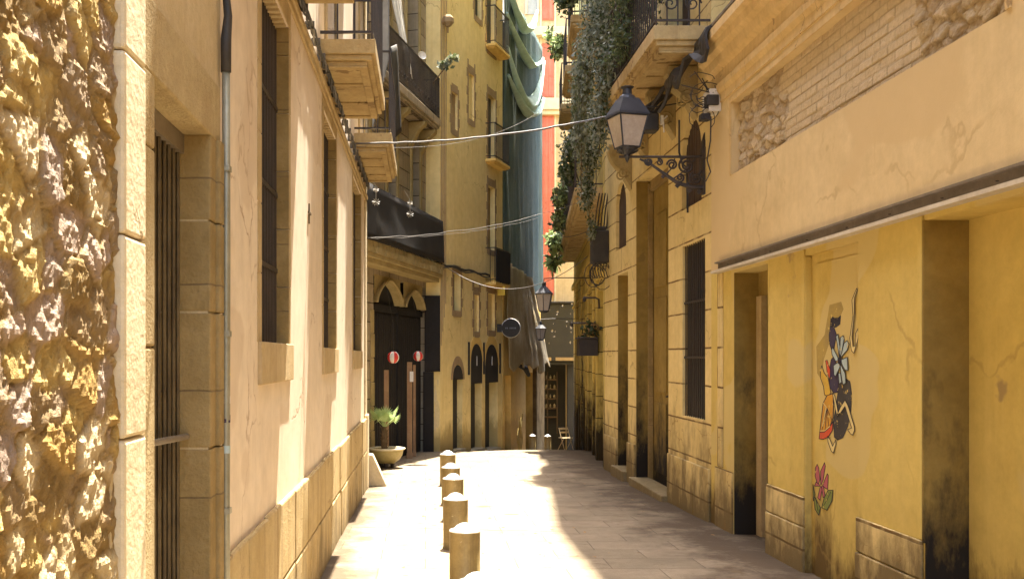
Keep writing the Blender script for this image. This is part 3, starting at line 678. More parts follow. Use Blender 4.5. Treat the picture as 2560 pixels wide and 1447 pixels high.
# black meter box with cables
eb = thing('cable_box', 'black box with dangling cable loops on the wall between arched window and far balcony', 'box', (2.98, 17.75, 3.35))
m = MB(); m.box(-.16, .12, -.15, .15, 0, .55); m.box(-.12, .08, -.12, .12, .55, .62); m.build('box', 'rubber', eb, bevel=.02)
m = MB()
for i in range(7):
    r = random.uniform(.08, .22); x = random.uniform(-.2, .1); a0 = random.uniform(0, .5)
    m.tube([(x+r*math.cos(t)*.8, random.uniform(-.02, .02)-.16, -.1+r*math.sin(t)*1.1-r*.6) for t in [a0+k*.5 for k in range(12)]], .007, 5)
for i in range(6): x = -.14+i*.045; m.tube([(x, -.1, .02), (x-.02, -.12, -.12), (x+.02, -.1, -.25)], .008, 5)
for i in range(5): x = -.1+i*.05; m.tube([(x, 0, .6), (x+.03, 0, .9), (x+.08, 0, 1.2)], .012, 5)
m.build('cables', 'rubber', eb)
m = MB(); m.box(-.14, -.02, -.10, .10, -.02, .18)
m.v = [(x+.25-.45, y-.35, z-.12) for x, y, z in m.v]
# rack of flowers
fb = thing('wall_planter', 'small black planter of withered plants hung on the far right wall', 'planter', (3.22, 19.8, 1.78))
m = MB(); m.box(-.33, .03, -.18, .18, 0, .32); m.box(-.36, .03, -.21, .21, .32, .35); m.build('box', 'iron', fb, bevel=.01)

def foliage(blobs, n, size, mats, name, parent=None, elong=1.6, smooth=False, droop=0):
    m = MB(); tot = sum(b[3]*b[4]*b[5] for b in blobs)
    for (x, y, z, a, b, c) in blobs:
        k = int(n*a*b*c/tot)
        for _ in range(k):
            while True:
                p = Vector((random.uniform(-1, 1), random.uniform(-1, 1), random.uniform(-1, 1)))
                if .12 < p.length < 1: break
            p = p*(.55+.45*random.random())
            wob = 1+.35*noise.noise(Vector((p.x*2.5+x*3, p.y*2.5+y, p.z*2.5+z)))
            c0 = Vector((x+p.x*a*wob, y+p.y*b*wob, z+p.z*c*wob))
            d = Vector((random.gauss(0, 1), random.gauss(0, 1), random.gauss(0, 1)-droop)).normalized(); e = d.orthogonal().normalized()
            f = d.cross(e); q = random.uniform(0, 6.28); e2 = e*math.cos(q)+f*math.sin(q)
            s = size*random.uniform(.6, 1.4); m.mi = random.randrange(len(mats)) if random.random() < .8 else 0
            up = d.cross(e2)*s*.12
            m.add([c0, c0+d*s*elong*.5+e2*s*.5+up, c0+d*s*elong, c0+d*s*elong*.5-e2*s*.5+up], [(0, 1, 2, 3)])
    return m.build(name, mats, parent)
foliage([(-.05, 0, .5, .22, .2, .2), (-.2, 0, .35, .14, .2, .12)], 320, .05, ['leafdark', 'dryleaf'], 'foliage', fb)

# ------------------------------------------------------------------ balcony plants on the right
def plant(name, label, loc, blobs, n, size, mats, stems, group=None, elong=1.6, droop=0):
    t = thing(name, label, 'plant', loc, 0, group)
    foliage(blobs, n, size, mats, 'foliage', t, elong, droop=droop)
    m = MB()
    for s in stems: m.tube(s, [.016]+[.007]*(len(s)-1), 5)
    m.build('stems', 'bark', t); return t
pot_i = 0
def pot(par, x, y, z, r=.16, h=.26):
    m = MB(); m.lathe([(0, 0), (r*.7, 0), (r*.95, h), (r*1.05, h), (r*1.05, h+.03), (r*.9, h+.03), (r*.88, h-.02), (0, h-.02)], (x, y, z), 18); return m.build('pot', 'bowl', par, smooth=False)
t = plant('balcony_bush', 'dense small-leaved green bush spilling over the near end of the carved balcony', (2.72, 12.5, 5.36),
      [(-.1, .2, .95, .42, .6, .55), (-.05, .9, 1.2, .40, .6, .6), (-.1, -.3, 1.45, .30, .45, .5), (-.22, .5, .35, .26, .6, .42), (-.2, .9, 1.9, .4, .7, .5)], 7200, .036, ['leafdark', 'leafmid', 'leafmid'],
      [[(0, 0, .1), (-.05, .2, .6), (-.1, .4, 1.2)], [(0, .5, .1), (-.1, .7, .9), (-.1, .9, 1.7)], [(0, -.1, .1), (-.05, -.2, .8), (-.1, -.3, 1.5)]])
pot(t, 0, .1, .0); pot(t, 0, .7, .0)
t = plant('grey_creeper', 'grey-green creeper hanging like a curtain from the middle of the carved balcony', (2.55, 14.2, 5.2),
      [(-.05, 0, .5, .25, .55, .8), (-.12, .4, -.1, .20, .45, .55), (-.1, .5, 1.3, .28, .6, .7)], 5200, .030, ['leafgrey', 'leafdark', 'leafgrey'],
      [[(0, 0, 1), (-.1, .2, .3), (-.12, .4, -.6)]], elong=2.2, droop=1.2)
t = plant('grey_creeper', 'long thin grey creeper trailing below the far end of the carved balcony', (2.4, 15.9, 4.9),
      [(.0, 0, 1.0, .20, .45, 1.0), (-.03, .2, .3, .15, .3, .5)], 2700, .030, ['leafgrey', 'leafmid', 'leafgrey'],
      [[(.1, 0, 1.5), (0, .1, .5), (0, .2, -.4), (.02, .3, -.7)]], elong=2.4, droop=1.5)
t = plant('balcony_bush', 'loose leafy plant reaching out above the cable on the far long balcony', (2.78, 19.4, 4.9),
      [(-.05, 0, .75, .26, .6, .42), (-.12, .2, .35, .2, .5, .35), (-.0, -.3, 1.4, .16, .3, .35)], 1050, .055, ['leafdark', 'leafmid', 'leafgrey'],
      [[(.1, 0, 0), (-.1, .1, .8), (-.2, .2, 1.2)]])
t = plant('balcony_bush', 'broad-leaved plant leaning out below the far balcony corner against the coral wall', (3.10, 23, 5.0),
      [(-.1, 0, .3, .22, .6, .35), (-.12, .4, -.2, .18, .5, .35)], 560, .075, ['leafmid', 'leafdark', 'leafbright'], [[(.1, 0, 0), (-.1, .1, .5)]])
t = plant('balcony_bush', 'sunlit spiky plant hanging from the far end of the long balcony', (3.45, 27, 4.6),
      [(-.1, 0, .2, .18, .6, .28), (-.1, .3, -.3, .13, .4, .25)], 420, .09, ['leafbright', 'leafmid'], [[(.1, 0, .2), (-.1, .1, -.3)]], elong=2.6, droop=.8)
t = plant('balcony_bush', 'pale flowering plant high on an upper balcony beside the coral building', (3.25, 24.6, 9.0),
      [(-.12, 0, .1, .24, .6, .3), (-.32, .3, .45, .15, .4, .16)], 520, .07, ['leafbright', 'leafmid', 'leafmid'], [[(.1, 0, 0), (-.2, .1, .5)]])
t = plant('balcony_bush', 'dark tufted plant on the upper balcony at the top of the photo', (2.7, 18.6, 8.9),
      [(-.1, 0, .1, .35, .8, .4), (-.1, .6, -.4, .25, .7, .45)], 2600, .055, ['leafdark', 'leafmid'], [[(.1, 0, 0), (-.1, .1, .5)]])
t = plant('grey_creeper', 'sparse dusty creeper climbing down beside the black cable box', (2.72, 17.3, 4.3),
      [(0, 0, .9, .22, .4, .5), (-.05, 0, .2, .16, .3, .45), (.05, .1, -.4, .10, .2, .3)], 2300, .032, ['leafgrey', 'leafdark'], [[(0, 0, 1.2), (-.05, 0, .4), (.05, .1, -.6)]], elong=2, droop=1)

# ------------------------------------------------------------------ street lamp on bracket
lm = thing('street_lamp', 'black iron street lamp on a scrolled bracket fixed to the right wall', 'street lamp', (RX, 11.58, 3.98))
m = MB(); m.box(-.022, 0, -.045, .045, -.42, .18); m.box(-.035, 0, -.06, .06, -.02, .10); m.prism([(-.025, .18), (0, .18), (0, .27)], -.03, .03, 'y'); m.build('wall_plate', 'iron', lm)
m = MB(); m.tube([(-.0, 0, 0), (-.95, 0, 0)], .014, 8)
m.tube([(0, 0, -.34), (-.14, 0, -.34), (-.30, 0, -.29), (-.46, 0, -.18), (-.60, 0, -.08), (-.72, 0, -.025)], [.026, .026, .022, .018, .015, .012], 6)
def spiral(m, cx, cz, r, turns, a0, w=.009, sg=1):
    w *= 1.45
    n = int(turns*14); m.tube([(cx+sg*r*(1-.82*t/n)*math.cos(a0+2*PI*turns*t/n), 0, cz+r*(1-.82*t/n)*math.sin(a0+2*PI*turns*t/n)) for t in range(n+1)], w, 5)
spiral(m, -.20, -.10, .095, 2, 1.2); spiral(m, -.62, -.055, .045, 1.8, 2.5, .008); spiral(m, -.36, -.09, .06, 1.8, 0, .008, -1); spiral(m, -.10, -.24, .07, 1.8, 2, .009); spiral(m, -.27, -.23, .05, 1.6, 4, .008); spiral(m, -.50, -.06, .04, 1.5, 1, .007, -1)
for a, b in (((-.05, -.03), (-.12, -.30)), ((-.33, -.02), (-.42, -.19)), ((-.1, -.02), (-.34, -.24)), ((-.02, -.15), (-.2, -.31))):
    m.tube([(a[0], 0, a[1]), ((a[0]+b[0])/2+.03, 0, (a[1]+b[1])/2), (b[0], 0, b[1])], .008, 5)
for x, z, s in ((-.30, -.32, .03), (-.17, -.37, .035), (-.46, -.22, .025), (-.06, -.39, .03)): m.prism([(x-s, z), (x, z+s*1.3), (x+s, z), (x, z-s)], -.008, .008, 'y')
m.build('bracket', 'iron', lm)
lt = bpy.data.objects.new('lantern', None)
LC = Vector((-.86, 0, .0)); ra = math.radians(16)
def ring(w, z): return [(LC.x+w*math.cos(ra+PI/4+k*PI/2)*1.414, w*math.sin(ra+PI/4+k*PI/2)*1.414, z) for k in range(4)]
b0, b1 = ring(.100, .10), ring(.165, .44)
m = MB()
for k in range(4):
    m.tube([b0[k], b1[k]], .011, 4)
    m.tube([b0[k], b0[(k+1) % 4]], .011, 4); m.tube([b1[k], b1[(k+1) % 4]], .013, 4)
lan = m.build('lantern_frame', 'lampmetal', lm)
for k in range(4):
    m = MB(); a, b, c, d = [Vector(v) for v in (b0[k], b0[(k+1) % 4], b1[(k+1) % 4], b1[k])]
    n = (b-a).cross(d-a).normalized()*.002; m.add([a-n, b-n, c-n, d-n, a+n, b+n, c+n, d+n], [(0, 1, 2, 3), (4, 7, 6, 5), (0, 4, 5, 1), (1, 5, 6, 2), (2, 6, 7, 3), (3, 7, 4, 0)])
    m.build('glass_pane', 'lampglass', lan)
m = MB(); r1, r2, r3 = ring(.185, .445), ring(.178, .475), ring(.095, .64)
for A1, A2 in ((r1, r2), (r2, r3)):
    m.add(A1+A2, [(k, (k+1) % 4, 4+(k+1) % 4, 4+k) for k in range(4)])
m.add(r1, [(3, 2, 1, 0)]); m.add(r3, [(0, 1, 2, 3)])
m.lathe([(.10, .64), (.085, .67), (.055, .69), (.05, .75), (.07, .765), (.075, .775), (.04, .785), (0, .79)], tuple(LC), 16)
m.build('lamp_roof', 'lampmetal', lm)
m = MB(); m.lathe([(.13, .10), (.11, .07), (.075, .05), (.05, .03), (.035, .02), (.04, 0), (.025, -.02), (.012, -.05), (0, -.07)], tuple(LC), 12)
for k in range(10):
    q = k*.628; m.tube([(LC.x+.10*math.cos(q), .10*math.sin(q), .095), (LC.x+.12*math.cos(q+.2), .12*math.sin(q+.2), .06), (LC.x+.06*math.cos(q), .06*math.sin(q), .035)], .006, 4)
m.build('finial', 'lampmetal', lm)

# junction box on near building corner
jb = thing('junction_box', 'white wall junction box with a tangle of looping wires above the street lamp bracket', 'box', (RX, 11.05, 4.33))
m = MB(); m.box(-.13, 0, -.14, .10, 0, .24); m.box(-.15, -.13, -.10, .05, .03, .2); m.build('box', 'white', jb, bevel=.01)
m = MB(); m.box(-.155, -.03, -.165, -.02, .06, .17); m.box(-.2, -.1, -.1, .02, -.08, -.01); m.build('terminals', 'rubber', jb, bevel=.01)
m = MB()
for i in range(16):
    r = random.uniform(.04, .2); cx = random.uniform(-.32, -.06); cz = random.uniform(-.08, .3); a0 = random.uniform(0, 6)
    m.tube([(cx+r*math.cos(a), -.12+random.uniform(-.02, .02), cz+r*math.sin(a)*.8) for a in [a0+k*.35 for k in range(random.randint(5, 13))]], .0045, 5)
m.tube([(-.1, -.1, -.05), (-.105, -.1, -.3), (-.13, -.06, -.5), (-.09, -.05, -.62), (-.14, -.05, -.72), (-.2, -.04, -.66)], .008, 6)
for dx, dz in ((-.28, .42), (-.2, .35), (-.42, .28)): m.tube([(-.12, -.12, .2), (dx, -.12, dz)], .006, 5)
m.build('wires', 'rubber', jb)
# bundle + dark splice box beneath the balcony
sb = thing('splice_bundle', 'thick bundle of old cables with a black splice box under the carved balcony', 'cable', (RX, 12.5, 4.35))
m = MB()
for i in range(9):
    o1, o2 = random.uniform(-.04, .04), random.uniform(-.05, .05)
    m.tube([(-.05+o1, -.5, .95+o2), (-.15+o1, -.3, .78+o2), (-.30, -.1+o2, .55+o1), (-.45+o1, .1, .35+o2), (-.62+o2, .3, .22+o1), (-.66, .6, .25+o1)], .016, 5)
for i in range(8):
    m.tube([(-.2+random.uniform(-.1, .1), 0, .55), (-.35+random.uniform(-.1, .1), 0, .38+random.uniform(-.08, .08)), (-.55+random.uniform(-.1, .1), .1, .2+random.uniform(-.1, .1))], .013, 5)
m.build('cables', 'rubber', sb)
m = MB(); m.box(-.50, -.30, -.02, .20, .12, .34); m.build('splice_box', 'rubber', sb, bevel=.02)
m = MB(); m.box(-.28, -.25, -.03, .05, .20, .30); m.tube([(-.24, 0, .1), (-.25, 0, .25), (-.2, 0, .3)], .01, 5); pieces(m, 'cable_label', 'white', sb)
m = MB(); m.tube([(-.13, -.3, .18), (-.13, -.3, -.2), (-.09, -.28, -.33), (-.03, -.26, -.37), (-.02, -.26, -.9)], .012, 6); m.build('drop_cable', 'rubber', sb)
# torn black netting on the cornice end
m = MB(); n = 14
vv = []
for i in range(n):
    for j in range(5):
        t = i/(n-1); vv.append((RX-.16-.10*math.sin(t*9+j)*.4-.05*j*.4-.16*t, 10.6+1.35*t, 5.13-.25*t-.055*j*(1+.5*math.sin(t*14))+.02*math.sin(i*2.1+j)))
m.add(vv, [(i*5+j, i*5+j+1, (i+1)*5+j+1, (i+1)*5+j) for i in range(n-1) for j in range(4)])
o = m.build('torn_netting', 'rubber'); o.modifiers.new('s', 'SOLIDIFY').thickness = .03
tag(o, 'torn black netting slumped over the end of the ochre cornice', 'netting')

# ------------------------------------------------------------------ LEFT far: dark shopfront building
cA = Vector((-1.32, 17.1)); cd = Vector((.2553, .9669))
CB = thing('shopfront_building', 'old stone building with black shopfront, twin arches and iron balconies beyond the pink wall', 'building', (cA.x, cA.y, 0), math.atan2(cd.y, cd.x))
def c2w(u, out, z): return (cA.x+cd.x*u+cd.y*out, cA.y+cd.y*u-cd.x*out, z)
hl = [(1.50, 5.13, -.8, 3.22, .11, None), (2.3, 2.9, 4.2, 6.5, .25, None), (4.0, 4.6, 4.0, 6.4, .25, None), (.4, 1.2, 4.2, 6.5, .25, None), (1.5, 2.5, 7.0, 9.6, .25, None), (3.6, 4.5, 7.0, 9.6, .25, None), (.0, .8, 7.0, 9.6, .25, None)]
facade(MB(), -2.6, 5.15, -2, 12.5, hl, 6).build('wall', 'oldstone', CB)
for h in hl[1:]:
    m = MB(); m.box(h[0], h[1], .24, .28, h[2], h[3]); w = m.build('window', 'darkwin', CB)
    m = MB(); frame(m, h[0], h[1], h[2], h[3], .12, -.04, .0); m.box(h[0]-.16, h[1]+.16, -.08, 0, h[3]+.12, h[3]+.2); m.build('window_surround', 'carved', w, bevel=.01)
m = MB(); m.box(1.48, 5.14, .112, .17, -.9, 3.24)
for k in range(24): m.box(1.52+k*.149, 1.64+k*.149, .09, .112, -.6, 2.55)
m.box(1.51, 5.12, .06, .112, 2.6, 2.72)
m.box(3.24, 3.34, .05, .112, -.6, 3.2); m.build('shop_shutter', 'blackcloth', CB)
# twin pointed arches with mouldings
for k, (ua, ub, zt) in enumerate(((1.53, 3.2, 3.18), (3.42, 4.85, 3.1))):
    m = MB(); c = (ua+ub)/2; w = (ub-ua)/2; zs0 = 2.74
    def ap(s, n=15):
        o = []
        for i in range(n+1):
            t = i/n*PI; x = -math.cos(t); o.append((c+x*w*s, zs0+(zt-zs0)*s*((1-abs(x)**1.5)**.62)))
        return o
    inner, outer = ap(.90), ap(1.0)
    for i in range(15):
        a, b, cc, d = inner[i], inner[i+1], outer[i+1], outer[i]
        m.add([(a[0], -.03, a[1]), (b[0], -.03, b[1]), (cc[0], -.05, cc[1]), (d[0], -.05, d[1]), (a[0], .1, a[1]), (b[0], .1, b[1]), (cc[0], .1, cc[1]), (d[0], .1, d[1])],
              [(0, 1, 2, 3), (0, 4, 5, 1), (3, 2, 6, 7)])
        q = max(cc[1], d[1]); m.add([(d[0], -.004, d[1]), (cc[0], -.004, cc[1]), (cc[0], -.004, 3.24), (d[0], -.004, 3.24)], [(0, 1, 2, 3)])
    m.tube([(x, -.06, z) for x, z in outer], .028, 6); m.tube([(x, -.04, z) for x, z in ap(.93)], .018, 6)
    m.build('arch', 'carved', CB)
m = MB()
for k in range(7): m.box(1.30, 1.49, -.02-.01*(k % 2), 0, -.4+k*.43, .02+k*.43)
pieces(m, 'quoin', 'carved', CB, bevel=.012)
# canopy balcony with black banner
o = MB(); o.box(-1.6, 5.15, -.36, 0, 3.42, 3.50); o.box(-1.6, 5.15, -.30, 0, 3.33, 3.42)
bal = o.build('canopy_balcony', 'carved', CB, bevel=.01)
m = MB()
for k in range(26): m.box(-1.6+k*.26, -1.37+k*.26, -.385+random.uniform(-.01, .01), -.33, 3.50, 3.60); m.box(-1.47+k*.26, -1.24+k*.26, -.375+random.uniform(-.01, .01), -.33, 3.60, 3.70)
m.build('tile_edge', 'carved', bal)
railing(-1.6, 5.12, .34, 3.7, 4.58).build('railing', 'iron', bal)
def cloth(P00, P10, P01, P11, nu, nv, fold, seed, name, mat, parent=None, thick=.006, bottom=0):
    """cloth grid between four corners (P00 top-left, P10 top-right, P01 bottom-left ...)"""
    P00, P10, P01, P11 = map(Vector, (P00, P10, P01, P11)); nrm = (P10-P00).cross(P01-P00).normalized(); m = MB(); vs = []
    for j in range(nv+1):
        for i in range(nu+1):
            s, t = i/nu, j/nv; p = P00*(1-s)*(1-t)+P10*s*(1-t)+P01*(1-s)*t+P11*s*t
            d = fold*(noise.noise(Vector((s*7+seed, t*1.2, seed)))+.5*noise.noise(Vector((s*17, t*3.1, seed+5))))
            p = p+nrm*d
            if bottom: p.z += bottom*t*noise.noise(Vector((s*6, seed, 0)))
            vs.append(p)
    m.add(vs, [(j*(nu+1)+i, j*(nu+1)+i+1, (j+1)*(nu+1)+i+1, (j+1)*(nu+1)+i) for j in range(nv) for i in range(nu)])
    o = m.build(name, mat, parent, smooth=True); o.modifiers.new('s', 'SOLIDIFY').thickness = thick; return o
o = cloth(c2w(-1.6, .37, 4.62), c2w(5.16, .37, 4.62), c2w(-1.6, .40, 3.66), c2w(5.16, .40, 3.74), 40, 8, .02, 3, 'black_banner', 'blackcloth')
tag(o, 'long black cloth banner covering the railing above the twin arches', 'banner')
bl = balcony(CB, 1.0, 4.95, 6.45, 6.72, .38, .85, smat='oldstone', step=.07)
m = MB()
for k in range(20):
    u = 1.1+k*.195
    m.tube([(u+.045*math.cos(a), -.36, 6.93+.045*math.sin(a)) for a in [i*.7 for i in range(10)]], .007, 4)
pieces(m, 'scroll', 'iron', bl)
for uc in (1.5, 2.7, 3.9, 4.7):
    m = MB(); m.prism([(0, 6.45), (-.34, 6.45), (-.33, 6.38), (-.2, 6.28), (-.12, 6.12), (-.05, 6.0), (0, 5.95)], uc-.1, uc+.1, 'x'); m.build('corbel', 'carved', CB, bevel=.01)
o = cloth(c2w(1.9, -.05, 9.5), c2w(2.5, .05, 9.5), c2w(2.3, .30, 7.5), c2w(2.75, .36, 7.0), 14, 16, .06, 8, 'curtain', 'curtain')
tag(o, 'pale curtain blowing out of the upper window over the iron balcony', 'curtain')
# grey hanging blinds near the corner
o = cloth(at(932, -200, 16.4), at(975, -200, 16.4), at(930, 330, 16.4), at(972, 150, 16.4), 8, 16, .02, 12, 'grey_blind', 'greycloth', thick=.02)
tag(o, 'wide blue-grey blind hanging beside the first pink balcony', 'blind')
o = cloth(at(976, 118, 17.6), at(990, 112, 17.9), at(980, 350, 17.6), at(1002, 330, 17.9), 6, 14, .01, 15, 'grey_blind', 'rubber', thick=.02)
tag(o, 'narrow dark folded blind hanging below the wide blue-grey blind', 'blind')
# balcony small satellite bits
m = MB(); m.lathe([(0, 0), (.06, .02), (.085, .06), (.082, .06), (.05, .025), (0, .01)], (0, 0, 0), 16)
o = m.build('white_dish', 'white'); o.location = c2w(3.2, .42, 7.55); o.rotation_euler = (1.3, 0, .5); tag(o, 'small white dish fixed to the upper iron balcony', 'dish')
t = thing('balcony_cactus', 'small grey-green plant poking out of the upper iron balcony', 'plant', c2w(4.4, .35, 7.45))
foliage([(.25, 0, .25, .14, .1, .10), (.4, 0, .42, .12, .08, .08)], 130, .06, ['leafgrey', 'leafmid'], 'foliage', t, 1.8)
m = MB(); m.tube([(0, 0, -.1), (.2, 0, .15), (.42, 0, .42)], .012, 5); m.build('stem', 'bark', t)
# wooden posts in front of the shop
GP = 'brown wooden posts of the black shopfront'
for k, (px, Yp, w, top, lab) in enumerate(((966, 18.9, .085, 1.52, 'brown wooden post under the left striped lantern'), (1024, 20.2, .10, 1.66, 'wide brown wooden post in the middle of the black shopfront'), (1036, 20.6, .055, 1.60, 'thin pale-edged wooden post right of the middle post'))):
    x = (px-HX)*Yp/F_
    m = MB(); zb = g(Yp)
    m.box(x-w/2, x+w/2, Yp-w/2, Yp+w/2, zb, top); m.box(x-w/2-.008, x+w/2+.008, Yp-w/2-.008, Yp+w/2+.008, zb, zb+.10)
    for q in range(3): m.box(x-w/2+.012+q*w/3, x-w/2+.018+q*w/3, Yp-w/2-.004, Yp-w/2, zb+.1, top-.02)
    tag(m.build('wooden_post', 'wood', bevel=.006), lab, 'post', GP)
m = MB(); x, y_, z = at(1029, 941, 20.1); m.box(x-.035, x+.035, y_-.012, y_, z-.10, z+.10); tag(m.build('notice', 'white'), 'small white notice on the middle wooden post of the shopfront', 'notice')
# striped paper lanterns
for k, (px, py, Yp, r, lab) in enumerate(((983, 893, 18.7, .108, 'left red and white striped paper lantern, the larger one before the black shopfront'), (1045, 890, 20.4, .098, 'right red and white striped paper lantern, the smaller one before the black shopfront'))):
    t = thing('paper_lantern', lab, 'lantern', at(px, py, Yp), .25*k+.2, 'striped paper lanterns')
    m = MB(); n = 32; prof = [(r*math.sin(a*PI/14)*(1+.012*(-1)**a), -r*1.02*math.cos(a*PI/14)) for a in range(1, 14)]
    for i in range(len(prof)-1):
        for j in range(n):
            m.mi = (j//4) % 2; a0, a1 = 2*PI*j/n, 2*PI*(j+1)/n
            m.add([(prof[i][0]*math.cos(a0), prof[i][0]*math.sin(a0), prof[i][1]), (prof[i][0]*math.cos(a1), prof[i][0]*math.sin(a1), prof[i][1]), (prof[i+1][0]*math.cos(a1), prof[i+1][0]*math.sin(a1), prof[i+1][1]), (prof[i+1][0]*math.cos(a0), prof[i+1][0]*math.sin(a0), prof[i+1][1])], [(0, 1, 2, 3)])
    m.build('shade', ['red', 'white'], t, smooth=True)
    m = MB()
    for s in (-1, 1): m.lathe([(0, 0), (r*.3, 0), (r*.3, .012), (0, .012)], (0, 0, s*r-.006), 14)
    m.tube([(0, 0, r), (0, 0, r+.5), (-.1, .05, r+1.1)], .003, 4); m.build('hook', 'rubber', t)
# potted palm
pp = thing('potted_palm', 'small fan palm in a wide ochre bowl planter at the end of the pink wall', 'potted plant', ((968-HX)*18.2/F_-.01, 18.2, g(18.2)))
m = MB(); m.lathe([(.10, .075), (.14, .08), (.22, .14), (.275, .22), (.295, .30), (.30, .325), (.27, .33), (.24, .30), (.0, .28)], (0, 0, 0), 28); m.build('bowl', 'bowl', pp, smooth=True)
m = MB(); m.lathe([(.295, .315), (.325, .325), (.33, .345), (.30, .352), (.27, .345), (.268, .32)], (0, 0, 0), 32); m.build('rim', 'bowlrim', pp, smooth=True)
m = MB()
for k in range(3):
    q = k*2.09+.5; m.lathe([(0, 0), (.03, 0), (.035, .03), (.05, .09), (0, .10)], (.11*math.cos(q), .11*math.sin(q), 0), 10)
pieces(m, 'foot', 'iron', pp)
m = MB(); m.lathe([(.27, .315), (.1, .33), (0, .335)], (0, 0, 0), 20); m.build('soil', 'soil', pp)
m = MB(); pts = [(-.04, 0, .3), (-.045, 0, .45), (-.035, .01, .6), (-.04, 0, .72)]; m.tube(pts, [.05, .055, .05, .03], 10)
for k in range(26):
    z = .34+k*.014; q = k*2.4; m.tube([(-.04+.045*math.cos(q), .045*math.sin(q), z), (-.04+.075*math.cos(q), .075*math.sin(q), z+.04)], [.012, .004], 4)
m.build('trunk', 'bark', pp)
for k, (az, el, L) in enumerate(((2.6, 1.0, .22), (.2, .9, .24), (1.4, 1.1, .22), (3.6, .8, .24), (5.0, .8, .20), (-.4, .6, .2), (1.9, .7, .24), (4.3, 1.2, .2))):
    m = MB(); base = Vector((-.04, 0, .70)); d = Vector((math.cos(az)*math.cos(el), math.sin(az)*math.cos(el), math.sin(el))); h = base+d*L*.75
    m.tube([base, base+d*L*.4, h], .006, 5); side = d.cross(Vector((0, 0, 1))).normalized(); upv = side.cross(d)
    for i in range(17):
        a = -1.35+2.7*i/16; dr = (d*math.cos(a)+side*math.sin(a)+upv*.18).normalized(); w = .015; ll = L*(1.3-.2*abs(a))
        pr = dr.cross(upv).normalized()*w; tip = h+dr*ll+Vector((0, 0, -.05*abs(a)-.02)); md = h+dr*ll*.55
        m.add([h, md+pr, tip, md-pr], [(0, 1, 2, 3)])
    m.build('frond', 'leafbright', pp)

# ------------------------------------------------------------------ yellow building
yd = Vector((1.63, 4.2)).normalized()
YB = thing('yellow_building', 'tall yellow rendered building with blind windows, three narrow doors and end balconies', 'building', (.3, 22, 0), math.atan2(yd.y, yd.x))
def y2w(u, out, z): return (.3+yd.x*u+yd.y*out, 22+yd.y*u-yd.x*out, z)
hl = [(.79, 1.43, -1, 1.58, .13, 'round'), (2.01, 2.81, -1, 2.06, .17, 'round'), (3.08, 4.08, -1.2, 2.06, .22, 'round'), (.82, 1.30, 2.78, 3.6, .15, None), (.72, 1.10, 6.75, 7.55, .06, None),
      (1.85, 2.25, 7.2, 8.25, .05, None), (2.25, 2.6, 2.35, 3.2, .05, None), (3.3, 3.85, 2.4, 3.3, .08, None), (3.3, 3.85, 4.36, 5.9, .12, None), (3.3, 3.9, 6.55, 8.1, .12, None), (3.2, 3.9, 9.2, 10.9, .12, None), (2.3, 2.8, 9.7, 10.5, .1, None)]
facade(MB(), 0, 4.5, -2, 11.6, hl, 6).build('wall', 'yellow', YB)
for i, h in enumerate(hl[3:]):
    blind = i in (1, 2, 3, 4)
    m = MB(); m.box(h[0], h[1], h[4], h[4]+.04, h[2], h[3]); w = m.build('blind_window' if blind else 'window', 'quoin' if i in (1,) else ('yellow' if blind else ('shaded_reveal' if i == 5 else 'darkwin')), YB)
    m = MB(); zz = h[2]-.12; k = 0
    while zz < h[3]+.1:
        ww = .14 if k % 2 else .08
        m.box(h[0]-ww, h[0], -.006, .0, zz, zz+.2); m.box(h[1], h[1]+ww, -.006, 0, zz, zz+.2); zz += .21; k += 1
    m.box(h[0], h[1], -.006, 0, h[3]+.0, h[3]+.18); m.box(h[0], h[1], -.012, 0, h[2]-.14, h[2])
    m.build('quoin_surround', 'quoin', w)
for k, h in enumerate(hl[:3]):
    a, b, _, zt, d, _a = h; zg = g(22+yd.y*(a+b)/2)
    m = MB(); m.box(a, b, d, d+.05, zg-.1, zt); m.box(a+.02, a+(b-a)*.35, d-.02, d, zg, zt-.6); dr = m.build('door', 'darkdoor', YB)
    m = MB(); hd = .30 if k == 0 else .92
    w = (b-a)/2; c = (a+b)/2; pts = [(a, zt-hd), (b, zt-hd)]+[(c+w*math.cos(t*PI/10), zt-w+w*math.sin(t*PI/10)) for t in range(0, 11)]
    m.prism(pts, -.015, .07, 'y'); m.build('fanlight', 'shopdark', dr)
    if k: 
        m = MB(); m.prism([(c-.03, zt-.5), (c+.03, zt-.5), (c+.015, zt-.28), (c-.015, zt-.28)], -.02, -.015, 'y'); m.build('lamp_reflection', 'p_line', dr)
    m = MB(); m.box(a-.02, b+.02, -.08, d, zg-.2, zg+.04); m.build('threshold', 'concrete', dr)
    m = MB(); n = 12
    for i in range(n):
        t0, t1 = PI*i/n, PI*(i+1)/n; r0, r1 = w+.02, w+.13
        m.add([(c-r0*math.cos(t0), -.01, zt-w+r0*math.sin(t0)), (c-r0*math.cos(t1), -.01, zt-w+r0*math.sin(t1)), (c-r1*math.cos(t1), -.01, zt-w+r1*math.sin(t1)*1.15), (c-r1*math.cos(t0), -.01, zt-w+r1*math.sin(t0)*1.15),
               (c-r1*math.cos(t1), .0, zt-w+r1*math.sin(t1)*1.15), (c-r1*math.cos(t0), .0, zt-w+r1*math.sin(t0)*1.15)], [(0, 1, 2, 3), (3, 2, 4, 5)])
    m.build('arch_stones', 'quoin' if k == 0 else 'yellowwarm', dr)
for u in (1.84, 2.945, 4.24):
    m = MB(); m.box(u-.035, u+.035, -.03, 0, 1.35, 2.1); pieces(m, 'wall_panel', 'shopdark', YB, bevel=.004)
for z, h in ((3.55, .82), (6.5, .85), (9.25, .9)): balcony(YB, 3.1, 4.3, z-.12, z, .26, h, smat='yellowwarm', step=.09, panel=False)
